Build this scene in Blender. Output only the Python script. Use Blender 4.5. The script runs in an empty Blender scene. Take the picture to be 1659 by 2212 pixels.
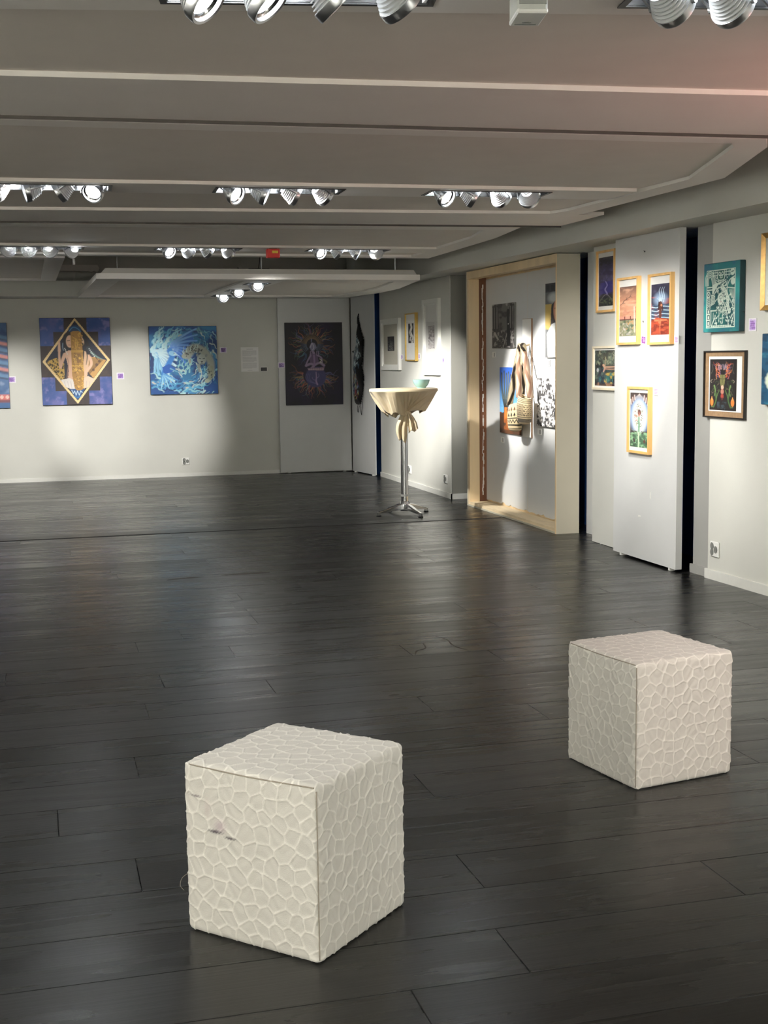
import bpy, bmesh, math, random
import numpy as np
from mathutils import Vector, Matrix

SC = bpy.context.scene
COL = SC.collection
PI = math.pi
rnd = random.Random(7)

# ------------------------------------------------------------------ camera
cam_d = bpy.data.cameras.new('camera')
cam_d.sensor_fit = 'VERTICAL'
cam_d.sensor_height = 36.0
cam_d.lens = 2798.36 / 2212 * 36.0
cam_d.clip_start = 0.05
cam = bpy.data.objects.new('camera', cam_d)
COL.objects.link(cam)
yaw, pitch, roll = -0.26261, 0.11862, -0.01320
cs, sn = math.cos(yaw), math.sin(yaw)
fwd = Vector((-sn * math.cos(pitch), cs * math.cos(pitch), -math.sin(pitch)))
rgt0 = Vector((cs, sn, 0))
up0 = rgt0.cross(fwd)
rgt = math.cos(roll) * rgt0 + math.sin(roll) * up0
upv = -math.sin(roll) * rgt0 + math.cos(roll) * up0
m = Matrix((rgt, upv, -fwd)).transposed().to_4x4()
m.translation = Vector((0, 0, 1.4376))
cam.matrix_world = m
SC.camera = cam

# ------------------------------------------------------------------ world, exposure, added lights out of view
world = bpy.data.worlds.new('room_air')
SC.world = world
world.use_nodes = True
bg = world.node_tree.nodes['Background']
bg.inputs[0].default_value = (0.9, 0.95, 1.0, 1)
bg.inputs[1].default_value = 0.0
SC.view_settings.view_transform = 'Standard'
SC.view_settings.look = 'None'
SC.view_settings.gamma = 1.0
SC.view_settings.exposure = 0.12
SC.view_settings.use_curve_mapping = False
try:
    SC.cycles.use_denoising = True
    SC.cycles.max_bounces = 8
    SC.cycles.diffuse_bounces = 5
    SC.cycles.glossy_bounces = 4
    SC.cycles.sample_clamp_indirect = 6.0
    SC.cycles.caustics_reflective = False
    SC.cycles.caustics_refractive = False
except Exception:
    pass

KEY = 1.0          # overall power of the spotlights
SPOT_COL = (1.0, 0.972, 0.92)


def spot(loc, target, power, size=36, blend=0.7, radius=0.05, col=SPOT_COL, parent=None):
    d = bpy.data.lights.new('spotlight_beam', 'SPOT')
    d.energy = power * KEY
    d.spot_size = math.radians(size)
    d.spot_blend = blend
    d.shadow_soft_size = radius
    d.color = col
    o = bpy.data.objects.new('spotlight_beam', d)
    COL.objects.link(o)
    v = Vector(target) - Vector(loc)
    o.rotation_euler = v.to_track_quat('-Z', 'Y').to_euler()
    o.location = loc
    return o


# unseen fill spots added behind and left of the camera; strong ones bounce off walls
for (lx, ly, tx, ty, tz, p, sz) in [
    (-1.6, 0.3, 0.75, 3.1, 0.2, 120, 50),
    (1.3, -0.2, 1.0, 3.3, 0.25, 100, 55),
    (2.9, 0.6, 2.0, 4.0, 0.25, 130, 50),
    (2.6, -1.5, 4.3, -0.5, 1.2, 2200, 60),
    (-1.2, -1.5, -4.9, -1.0, 1.3, 4000, 70),
    (-2.6, 3.2, -4.9, 2.4, 1.3, 4300, 70),
    (-2.6, 7.1, -4.9, 6.4, 1.3, 1300, 70),
    (0.5, -1.5, 0.4, -3.9, 1.3, 5000, 75),
]:
    spot((lx, ly, 2.3), (tx, ty, tz), p, sz)
# a pink stage light somewhere right of the frame washes the near ceiling and the right stool
spot((3.5, 3.3, 1.75), (2.7, 4.2, 2.34), 42, 120, 1.0, 0.1, (1.0, 0.36, 0.33))
spot((3.4, 2.2, 2.1), (2.1, 4.1, 0.42), 60, 40, 1.0, 0.1, (1.0, 0.5, 0.45))


# ------------------------------------------------------------------ helpers
def srgb(c):
    c = np.asarray(c, float) / 255.0
    return np.where(c <= 0.04045, c / 12.92, ((c + 0.055) / 1.055) ** 2.4)


def lin(*c):
    return tuple(float(x) for x in srgb(c))


MATS = {}


def mat(name, col, rough=0.6, metal=0.0, var=0.06, scale=30.0, bump=0.0, stretch=(1, 1, 1), spec=0.5, emit=0.0, sheen=0.0, coat=0.0, bscale=None):
    """Principled material whose colour and relief come from object-space noise."""
    if name in MATS:
        return MATS[name]
    mt = bpy.data.materials.new(name)
    mt.use_nodes = True
    nt = mt.node_tree
    b = nt.nodes['Principled BSDF']
    b.inputs['Roughness'].default_value = rough
    b.inputs['Metallic'].default_value = metal
    b.inputs['Specular IOR Level'].default_value = spec
    if sheen:
        b.inputs['Sheen Weight'].default_value = sheen
    if coat:
        b.inputs['Coat Weight'].default_value = coat
        b.inputs['Coat Roughness'].default_value = 0.1
    tc = nt.nodes.new('ShaderNodeTexCoord')
    mp = nt.nodes.new('ShaderNodeMapping')
    mp.inputs['Scale'].default_value = stretch
    nt.links.new(tc.outputs['Object'], mp.inputs['Vector'])
    nz = nt.nodes.new('ShaderNodeTexNoise')
    nz.inputs['Scale'].default_value = scale
    nz.inputs['Detail'].default_value = 4
    nt.links.new(mp.outputs[0], nz.inputs['Vector'])
    rp = nt.nodes.new('ShaderNodeValToRGB')
    rp.color_ramp.elements[0].position = 0.3
    rp.color_ramp.elements[1].position = 0.7
    rp.color_ramp.elements[0].color = tuple(max(0, x * (1 - var)) for x in col) + (1,)
    rp.color_ramp.elements[1].color = tuple(min(1, x * (1 + var)) for x in col) + (1,)
    nt.links.new(nz.outputs['Fac'], rp.inputs['Fac'])
    nt.links.new(rp.outputs[0], b.inputs['Base Color'])
    if bump:
        src = nz
        if bscale:
            src = nt.nodes.new('ShaderNodeTexNoise')
            src.inputs['Scale'].default_value = bscale
            src.inputs['Detail'].default_value = 3
            nt.links.new(mp.outputs[0], src.inputs['Vector'])
        bp = nt.nodes.new('ShaderNodeBump')
        bp.inputs['Strength'].default_value = bump
        bp.inputs['Distance'].default_value = 0.01
        nt.links.new(src.outputs['Fac'], bp.inputs['Height'])
        nt.links.new(bp.outputs[0], b.inputs['Normal'])
    if emit:
        b.inputs['Emission Color'].default_value = (0.95, 0.98, 1.0, 1)
        b.inputs['Emission Strength'].default_value = emit
    MATS[name] = mt
    return mt


def paint_mat(name, rough=0.55, bump=0.05, scale=250, spec=0.4, sheen=0.0):
    """Material for painted / printed surfaces: colour from the mesh's own 'paint' attribute."""
    if name in MATS:
        return MATS[name]
    mt = bpy.data.materials.new(name)
    mt.use_nodes = True
    nt = mt.node_tree
    b = nt.nodes['Principled BSDF']
    b.inputs['Roughness'].default_value = rough
    b.inputs['Specular IOR Level'].default_value = spec
    b.inputs['Sheen Weight'].default_value = sheen
    at = nt.nodes.new('ShaderNodeAttribute')
    at.attribute_name = 'paint'
    nt.links.new(at.outputs['Color'], b.inputs['Base Color'])
    tc = nt.nodes.new('ShaderNodeTexCoord')
    nz = nt.nodes.new('ShaderNodeTexNoise')
    nz.inputs['Scale'].default_value = scale
    nt.links.new(tc.outputs['Object'], nz.inputs['Vector'])
    bp = nt.nodes.new('ShaderNodeBump')
    bp.inputs['Strength'].default_value = bump
    bp.inputs['Distance'].default_value = 0.005
    nt.links.new(nz.outputs['Fac'], bp.inputs['Height'])
    nt.links.new(bp.outputs[0], b.inputs['Normal'])
    MATS[name] = mt
    return mt


def glass_mat():
    if 'picture_glass' in MATS:
        return MATS['picture_glass']
    mt = bpy.data.materials.new('picture_glass')
    mt.use_nodes = True
    nt = mt.node_tree
    nt.nodes.remove(nt.nodes['Principled BSDF'])
    out = nt.nodes['Material Output']
    tr = nt.nodes.new('ShaderNodeBsdfTransparent')
    gl = nt.nodes.new('ShaderNodeBsdfGlossy')
    gl.inputs['Roughness'].default_value = 0.03
    lw = nt.nodes.new('ShaderNodeLayerWeight')
    pw = nt.nodes.new('ShaderNodeMath')
    pw.operation = 'POWER'
    pw.inputs[1].default_value = 5.0
    nt.links.new(lw.outputs['Facing'], pw.inputs[0])
    fr = nt.nodes.new('ShaderNodeMath')
    fr.operation = 'MULTIPLY_ADD'
    fr.inputs[1].default_value = .9
    fr.inputs[2].default_value = .035
    nt.links.new(pw.outputs[0], fr.inputs[0])
    mx = nt.nodes.new('ShaderNodeMixShader')
    nt.links.new(fr.outputs[0], mx.inputs[0])
    nt.links.new(tr.outputs[0], mx.inputs[1])
    nt.links.new(gl.outputs[0], mx.inputs[2])
    nt.links.new(mx.outputs[0], out.inputs[0])
    MATS['picture_glass'] = mt
    return mt


def link(name, me, material=None, parent=None, loc=None, rot=None):
    if material is not None:
        me.materials.append(material)
    o = bpy.data.objects.new(name, me)
    COL.objects.link(o)
    if parent is not None:
        o.parent = parent
    if loc is not None:
        o.location = loc
    if rot is not None:
        o.rotation_euler = rot
    return o


def obj(name, bm, material=None, parent=None, loc=None, rot=None, smooth=False):
    me = bpy.data.meshes.new(name)
    bmesh.ops.recalc_face_normals(bm, faces=bm.faces)
    bm.to_mesh(me)
    bm.free()
    if smooth:
        for p in me.polygons:
            p.use_smooth = True
        try:
            me.set_sharp_from_angle(angle=math.radians(40))
        except Exception:
            pass
    return link(name, me, material, parent, loc, rot)


def thing(name, label, cat, loc=(0, 0, 0), rotz=0.0, group=None):
    o = bpy.data.objects.new(name, None)
    o.empty_display_size = 0.1
    COL.objects.link(o)
    o.location = loc
    o.rotation_euler = (0, 0, rotz)
    tag(o, label, cat, group)
    return o


def tag(o, label, cat, group=None):
    o['label'] = label
    o['category'] = cat
    if group:
        o['group'] = group
    return o


def struct(o):
    o['kind'] = 'structure'
    return o


def box(bm, x0, x1, y0, y1, z0, z1, bev=0.0):
    vs = [bm.verts.new(p) for p in ((x0, y0, z0), (x1, y0, z0), (x1, y1, z0), (x0, y1, z0),
                                    (x0, y0, z1), (x1, y0, z1), (x1, y1, z1), (x0, y1, z1))]
    fs = [bm.faces.new([vs[i] for i in f]) for f in ((3, 2, 1, 0), (4, 5, 6, 7), (0, 1, 5, 4), (1, 2, 6, 5), (2, 3, 7, 6), (3, 0, 4, 7))]
    if bev > 0:
        es = list({e for f in fs for e in f.edges})
        bmesh.ops.bevel(bm, geom=es, offset=bev, segments=1, affect='EDGES')
    return bm


def boxbm(*a, **k):
    return box(bmesh.new(), *a, **k)


def prism(bm, pts, z0, z1):
    """closed prism over the polygon pts (x, y)"""
    lo = [bm.verts.new((x, y, z0)) for x, y in pts]
    hi = [bm.verts.new((x, y, z1)) for x, y in pts]
    bm.faces.new(lo[::-1])
    bm.faces.new(hi)
    n = len(pts)
    for i in range(n):
        j = (i + 1) % n
        bm.faces.new((lo[i], lo[j], hi[j], hi[i]))
    return bm


def ring_prism(bm, outer, inner, z0, z1):
    n = len(outer)
    A = [[bm.verts.new((x, y, z)) for x, y in L] for L in (outer, inner) for z in (z0, z1)]
    ol, oh, il, ih = A
    for i in range(n):
        j = (i + 1) % n
        bm.faces.new((ol[i], ol[j], il[j], il[i]))
        bm.faces.new((oh[i], oh[j], ih[j], ih[i]))
        bm.faces.new((ol[i], ol[j], oh[j], oh[i]))
        bm.faces.new((il[i], il[j], ih[j], ih[i]))
    return bm


def lathe(bm, prof, n=32, cx=0, cy=0, mtx=None, close=False):
    """revolve (r, z) profile around z"""
    rings = []
    for r, z in prof:
        if r < 1e-6:
            rings.append([bm.verts.new((cx, cy, z))])
        else:
            rings.append([bm.verts.new((cx + r * math.cos(2 * PI * i / n), cy + r * math.sin(2 * PI * i / n), z)) for i in range(n)])
    if close:
        rings.append(rings[0])
    new = set(v for rr in rings for v in rr)
    for a, b in zip(rings, rings[1:]):
        for i in range(n):
            j = (i + 1) % n
            if len(a) == 1 and len(b) == 1:
                continue
            if len(a) == 1:
                bm.faces.new((a[0], b[i], b[j]))
            elif len(b) == 1:
                bm.faces.new((a[i], a[j], b[0]))
            else:
                bm.faces.new((a[i], a[j], b[j], b[i]))
    if mtx is not None:
        bmesh.ops.transform(bm, matrix=mtx, verts=list(new))
    return bm


def tube(bm, pts, r, n=8, closed=False):
    pts = [Vector(p) for p in pts]
    rs = r if isinstance(r, (list, tuple)) else [r] * len(pts)
    rings = []
    prev = None
    for i, p in enumerate(pts):
        if closed:
            t = pts[(i + 1) % len(pts)] - pts[i - 1]
        else:
            t = pts[min(i + 1, len(pts) - 1)] - pts[max(i - 1, 0)]
        t.normalize()
        if prev is None:
            a = Vector((0, 0, 1)) if abs(t.z) < 0.9 else Vector((1, 0, 0))
            u = t.cross(a).normalized()
        else:
            u = (prev - t * prev.dot(t)).normalized()
        prev = u
        v = t.cross(u)
        rings.append([bm.verts.new(p + rs[i] * (math.cos(2 * PI * k / n) * u + math.sin(2 * PI * k / n) * v)) for k in range(n)])
    pairs = list(zip(rings, rings[1:]))
    if closed:
        pairs.append((rings[-1], rings[0]))
    for a, b in pairs:
        for k in range(n):
            bm.faces.new((a[k], a[(k + 1) % n], b[(k + 1) % n], b[k]))
    if not closed:
        bm.faces.new(rings[0][::-1])
        bm.faces.new(rings[-1])
    return bm


def smooth_pts(pts, k=6):
    P = [np.array(p, float) for p in pts]
    if len(P) < 3:
        return P
    out = []
    for i in range(len(P) - 1):
        p0, p1, p2, p3 = P[max(i - 1, 0)], P[i], P[i + 1], P[min(i + 2, len(P) - 1)]
        for t in np.linspace(0, 1, k, endpoint=False):
            out.append(0.5 * ((2 * p1) + (-p0 + p2) * t + (2 * p0 - 5 * p1 + 4 * p2 - p3) * t ** 2 + (-p0 + 3 * p1 - 3 * p2 + p3) * t ** 3))
    out.append(P[-1])
    return out


def grid_mesh(name, P, colors=None, wrap_u=False):
    """P: (rows, cols, 3) array -> quad mesh; colors (rows, cols, 3) linear -> 'paint' attribute"""
    P = np.asarray(P, float)
    R, Cc = P.shape[:2]
    me = bpy.data.meshes.new(name)
    idx = np.arange(R * Cc).reshape(R, Cc)
    if wrap_u:
        idx = np.concatenate([idx, idx[:, :1]], 1)
    q = np.stack([idx[:-1, :-1], idx[:-1, 1:], idx[1:, 1:], idx[1:, :-1]], -1).reshape(-1, 4)
    me.vertices.add(R * Cc)
    me.vertices.foreach_set('co', P.reshape(-1).astype(np.float32))
    me.loops.add(len(q) * 4)
    me.loops.foreach_set('vertex_index', q.reshape(-1).astype(np.int32))
    me.polygons.add(len(q))
    me.polygons.foreach_set('loop_start', (np.arange(len(q)) * 4).astype(np.int32))
    me.polygons.foreach_set('use_smooth', np.ones(len(q), bool))
    me.update(calc_edges=True)
    me.validate()
    if colors is not None:
        set_paint(me, colors.reshape(-1, 3))
    return me


def set_paint(me, c):
    at = me.color_attributes.new('paint', 'FLOAT_COLOR', 'POINT')
    c4 = np.ones((len(c), 4), np.float32)
    c4[:, :3] = c
    at.data.foreach_set('color', c4.reshape(-1))


# ------------------------------------------------------------------ a small painter for pictures (strokes, shapes, noise)
def fbm(H, W, s, seed, octv=4, sx=1.0, sy=1.0):
    r = np.random.RandomState(seed)
    out = np.zeros((H, W))
    amp = 1.0
    tot = 0
    for o in range(octv):
        gx, gy = max(2, int(s * sx)), max(2, int(s * sy * H / W))
        g = r.rand(gy + 2, gx + 2)
        yy = np.linspace(0, gy, H)
        xx = np.linspace(0, gx, W)
        yi, xi = yy.astype(int), xx.astype(int)
        fy, fx = (yy - yi)[:, None], (xx - xi)[None]
        fy, fx = fy * fy * (3 - 2 * fy), fx * fx * (3 - 2 * fx)
        a = g[yi][:, xi] * (1 - fx) + g[yi][:, xi + 1] * fx
        b = g[yi + 1][:, xi] * (1 - fx) + g[yi + 1][:, xi + 1] * fx
        out += amp * (a * (1 - fy) + b * fy)
        tot += amp
        amp *= 0.5
        s *= 2
    return out / tot


class Cv:
    """picture surface; x, y in 0..1 (y down), widths in fractions of the picture width"""

    def __init__(s, W, H, col):
        s.W, s.H = W, H
        s.a = np.empty((H, W, 3))
        s.a[:] = srgb(col)
        s.asp = H / W
        s.X = (np.arange(W) + 0.5) / W
        s.Y = (np.arange(H) + 0.5) / H

    def _win(s, x0, x1, y0, y1):
        a, b = max(0, int(x0 * s.W) - 1), min(s.W, int(x1 * s.W) + 2)
        c, d = max(0, int(y0 * s.H) - 1), min(s.H, int(y1 * s.H) + 2)
        return a, b, c, d

    def _put(s, w, k, col):
        a, b, c, d = w
        k = np.clip(k, 0, 1)[..., None]
        s.a[c:d, a:b] = s.a[c:d, a:b] * (1 - k) + srgb(col) * k

    def blend(s, k, col):
        s._put((0, s.W, 0, s.H), k, col)

    def noise(s, sc, seed, col, lo=0.4, hi=0.7, al=1.0, sx=1, sy=1, box_=None):
        k = np.clip((fbm(s.H, s.W, sc, seed, 4, sx, sy) - lo) / (hi - lo), 0, 1) * al
        if box_:
            mk = np.zeros_like(k)
            a, b, c, d = s._win(*box_)
            mk[c:d, a:b] = 1
            k = k * mk
        s.blend(k, col)

    def grad(s, y0, y1, col, al=1.0, p=1.0):
        k = np.clip((s.Y - y0) / (y1 - y0), 0, 1) ** p * al
        s.blend(np.repeat(k[:, None], s.W, 1), col)

    def rect(s, x0, x1, y0, y1, col, al=1.0):
        a, b, c, d = max(0, round(x0 * s.W)), min(s.W, round(x1 * s.W)), max(0, round(y0 * s.H)), min(s.H, round(y1 * s.H))
        if b > a and d > c:
            s._put((a, b, c, d), np.full((d - c, b - a), al), col)

    def ell(s, cx, cy, rx, ry, col, al=1.0, rot=0.0, soft=0.12):
        """rx, ry in width fractions"""
        R = max(rx, ry) * (1 + soft) * 1.05
        w = s._win(cx - R, cx + R, cy - R / s.asp, cy + R / s.asp)
        a, b, c, d = w
        if b <= a or d <= c:
            return
        dx = s.X[a:b][None] - cx
        dy = (s.Y[c:d][:, None] - cy) * s.asp
        ca, sa = math.cos(rot), math.sin(rot)
        u, v = dx * ca + dy * sa, -dx * sa + dy * ca
        q = np.sqrt((u / rx) ** 2 + (v / ry) ** 2)
        s._put(w, np.clip((1 + soft / 2 - q) / soft, 0, 1) * al, col)

    def poly(s, pts, col, al=1.0):
        P = np.array(pts, float)
        w = s._win(P[:, 0].min(), P[:, 0].max(), P[:, 1].min(), P[:, 1].max())
        a, b, c, d = w
        if b <= a or d <= c:
            return
        x = s.X[a:b][None]
        y = s.Y[c:d][:, None]
        ins = np.zeros((d - c, b - a), bool)
        n = len(P)
        for i in range(n):
            (x0, y0), (x1, y1) = P[i], P[(i + 1) % n]
            if y0 == y1:
                continue
            cond = ((y0 > y) != (y1 > y)) & (x < (x1 - x0) * (y - y0) / (y1 - y0) + x0)
            ins ^= cond
        s._put(w, ins * al, col)

    def line(s, pts, w0, col, al=1.0, w1=None, sm=True, soft=None):
        P = np.array(smooth_pts(pts, 5) if sm and len(pts) > 2 else pts, float)
        w1 = w0 if w1 is None else w1
        soft = soft or max(1.0 / s.W, 0.25 * w0)
        mg = max(w0, w1) + soft
        win = s._win(P[:, 0].min() - mg, P[:, 0].max() + mg, P[:, 1].min() - mg / s.asp, P[:, 1].max() + mg / s.asp)
        a, b, c, d = win
        if b <= a or d <= c:
            return
        x = s.X[a:b][None]
        y = s.Y[c:d][:, None] * s.asp
        k = np.zeros((d - c, b - a))
        n = len(P) - 1
        for i in range(n):
            ax, ay = P[i][0], P[i][1] * s.asp
            bx, by = P[i + 1][0], P[i + 1][1] * s.asp
            dx, dy = bx - ax, by - ay
            L2 = dx * dx + dy * dy + 1e-12
            t = np.clip(((x - ax) * dx + (y - ay) * dy) / L2, 0, 1)
            ds = np.sqrt((x - ax - t * dx) ** 2 + (y - ay - t * dy) ** 2)
            ww = 0.5 * (w0 + (w1 - w0) * (i + t) / n)
            k = np.maximum(k, np.clip((ww + soft / 2 - ds) / soft, 0, 1))
        s._put(win, k * al, col)

    def flame(s, x, y, ang, L, w, col, seed, al=1.0, curl=0.5, wave=0.12):
        """a wavy tapering lick of paint"""
        r = random.Random(seed)
        pts = []
        a = ang
        px_, py_ = x, y
        n = 7
        ph = r.random() * 6
        for i in range(n):
            pts.append((px_, py_))
            a = ang + curl * (i / n) ** 1.5 * r.choice((0.7, 1.0, 1.3)) + math.sin(ph + i * 1.7) * wave * 5
            px_ += math.cos(a) * L / n
            py_ += math.sin(a) * L / n / s.asp
        s.line(pts, w, col, al, w1=w * 0.15)


ART = {}

# ------------------------------------------------------------------ the pictures
def art_diamond():
    c = Cv(168, 212, (52, 80, 146))
    c.noise(5, 1, (96, 98, 160), 0.46, 0.7, 0.9)
    c.noise(9, 2, (36, 72, 138), 0.42, 0.7, 0.8)
    c.noise(14, 3, (132, 126, 188), 0.56, 0.75, 0.7)
    br = (46, 34, 34)
    c.rect(.345, .665, 0, 1, br)
    c.rect(.19, .83, .16, .84, br)
    c.rect(0, 1, .32, .68, br)
    c.noise(26, 4, (66, 48, 44), 0.5, 0.75, 0.5, box_=(.345, .665, 0, 1))
    c.noise(26, 5, (70, 50, 44), 0.5, 0.75, 0.5, box_=(0, 1, .33, .68))
    cream = (238, 208, 150)
    D = [(.5, .0), (.985, .487), (.5, .99), (.02, .5)]
    c.poly(D, cream)
    I = [(.5, .035), (.945, .487), (.5, .952), (.062, .5)]
    c.poly(I, (22, 30, 52))
    c.ell(.5, .13, .09, .055, (30, 66, 110), .9)
    c.line([(.42, .15), (.47, .11), (.53, .12), (.58, .16)], .012, (78, 140, 190))
    # animal skins left and right
    c.poly([(.075, .5), (.22, .455), (.33, .52), (.33, .72), (.25, .7)], (206, 168, 84))
    r = random.Random(3)
    for i in range(150):
        x, y = r.uniform(.08, .34), r.uniform(.45, .72)
        if y < .5 + (x - .06) * .95 and y > .5 - (x - .06) * .3:
            c.ell(x, y, .011, .008, (40, 28, 22), .95, r.random() * 3, .5)
    c.poly([(.68, .45), (.8, .455), (.93, .49), (.74, .7), (.66, .62)], (196, 150, 84))
    for i in range(17):
        t = i / 16
        c.line([(.69 + .2 * t, .46 + .02 * t), (.67 + .12 * t, .66 - .1 * t)], .006, (92, 60, 34), .8)
    for x, y in ((.79, .54), (.74, .6), (.83, .5)):
        c.ell(x, y, .02, .02, (70, 44, 30), .8)
    # seated figure in two halves
    sk, sh, hair = (226, 184, 154), (176, 132, 110), (26, 22, 26)
    c.ell(.405, .25, .085, .11, hair)
    c.poly([(.35, .25), (.33, .38), (.38, .44), (.45, .3)], hair)
    c.ell(.42, .27, .055, .09, sk)
    c.line([(.385, .262), (.42, .258)], .008, (60, 40, 34))
    c.line([(.4, .31), (.43, .312)], .008, (150, 90, 84))
    c.poly([(.33, .405), (.40, .37), (.47, .38), (.47, .72), (.37, .72), (.39, .58), (.36, .47)], sk)
    c.line([(.34, .42), (.30, .5), (.275, .565)], .05, sk, w1=.036)
    c.line([(.275, .56), (.262, .45), (.268, .36)], .036, sk, w1=.03)
    c.line([(.265, .375), (.268, .3), (.272, .265)], .042, sk, w1=.02)
    c.line([(.375, .46), (.39, .52), (.37, .62), (.36, .7)], .014, sh, .7)
    for i in range(5):
        c.ell(.345 + .008 * i, .35 + .016 * i, .008, .008, (230, 226, 220))
    c.line([(.32, .29), (.315, .33), (.325, .37)], .014, (120, 140, 156))
    c.ell(.585, .25, .085, .11, hair)
    c.ell(.575, .275, .05, .09, (222, 188, 148))
    c.line([(.565, .264), (.605, .262)], .008, (60, 40, 34))
    c.line([(.57, .315), (.595, .313)], .008, (150, 90, 84))
    c.poly([(.56, .38), (.64, .385), (.69, .44), (.67, .56), (.64, .72), (.56, .72)], (226, 188, 152))
    c.line([(.69, .44), (.715, .53), (.66, .6), (.6, .66)], .044, (232, 190, 158), w1=.032)
    for dx, dy in ((0, 0), (.02, .02), (.045, .03), (.065, .06)):
        c.line([(.6 + dx * .4, .2), (.66 + dx, .32 + dy), (.66 + dx * 2.2, .42 + dy)], .028, hair, w1=.01)
    c.line([(.6, .3), (.61, .4), (.6, .5)], .03, hair, w1=.008)
    c.line([(.64, .34), (.66, .44), (.64, .54)], .02, hair, w1=.006)
    c.line([(.68, .35), (.76, .42), (.84, .47)], .06, (44, 56, 64), w1=.02)
    c.line([(.72, .4), (.8, .45), (.88, .48)], .03, (120, 150, 140), w1=.008)
    for i in range(6):
        c.ell(.69 + .014 * i, .355 + .018 * i, .008, .008, (222, 226, 226))
    # white skirts and water
    c.poly([(.27, .71), (.4, .69), (.5, .74), (.49, .82), (.42, .82), (.33, .79)], (228, 220, 214))
    c.poly([(.54, .72), (.66, .67), (.76, .71), (.66, .8), (.54, .82)], (226, 200, 176))
    for i in range(9):
        c.line([(.32 + .045 * i, .73), (.345 + .04 * i, .81)], .006, (160, 148, 150), .7)
    c.poly([(.39, .815), (.61, .815), (.5, .945)], (24, 74, 130))
    c.line([(.42, .83), (.44, .87), (.46, .84), (.48, .89), (.5, .84), (.525, .89), (.545, .84), (.57, .86)], .009, (196, 222, 240), sm=False)
    c.line([(.45, .9), (.5, .915), (.55, .9)], .014, (40, 120, 180))
    # golden carved stele
    g = (172, 126, 56)
    c.poly([(.435, .165), (.47, .152), (.55, .152), (.585, .165), (.6, .4), (.605, .66), (.585, .82), (.55, .835), (.5, .835), (.465, .81), (.435, .66)], g)
    lt, dk = (226, 180, 84), (112, 76, 30)
    for y in (.375, .39, .545, .555, .61):
        c.line([(.437, y), (.6, y)], .008, lt, sm=False)
    c.rect(.47, .565, .41, .52, (120, 84, 40), .7)
    rr = random.Random(5)
    for (y0, y1) in ((.17, .36), (.41, .54), (.56, .6), (.63, .81)):
        for i in range(26):
            x, y = rr.uniform(.45, .585), rr.uniform(y0, y1)
            a = rr.choice((0, 0, 1.57, .8, -.8))
            c.line([(x, y), (x + .02 * math.cos(a), y + .02 * math.sin(a)), (x + .02, y + .012)], .0075, lt if i % 3 else dk, .9)
    c.line([(.5, .25), (.495, .3), (.5, .33)], .01, lt)
    c.line([(.52, .25), (.525, .3), (.52, .33)], .01, lt)
    return c


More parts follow.
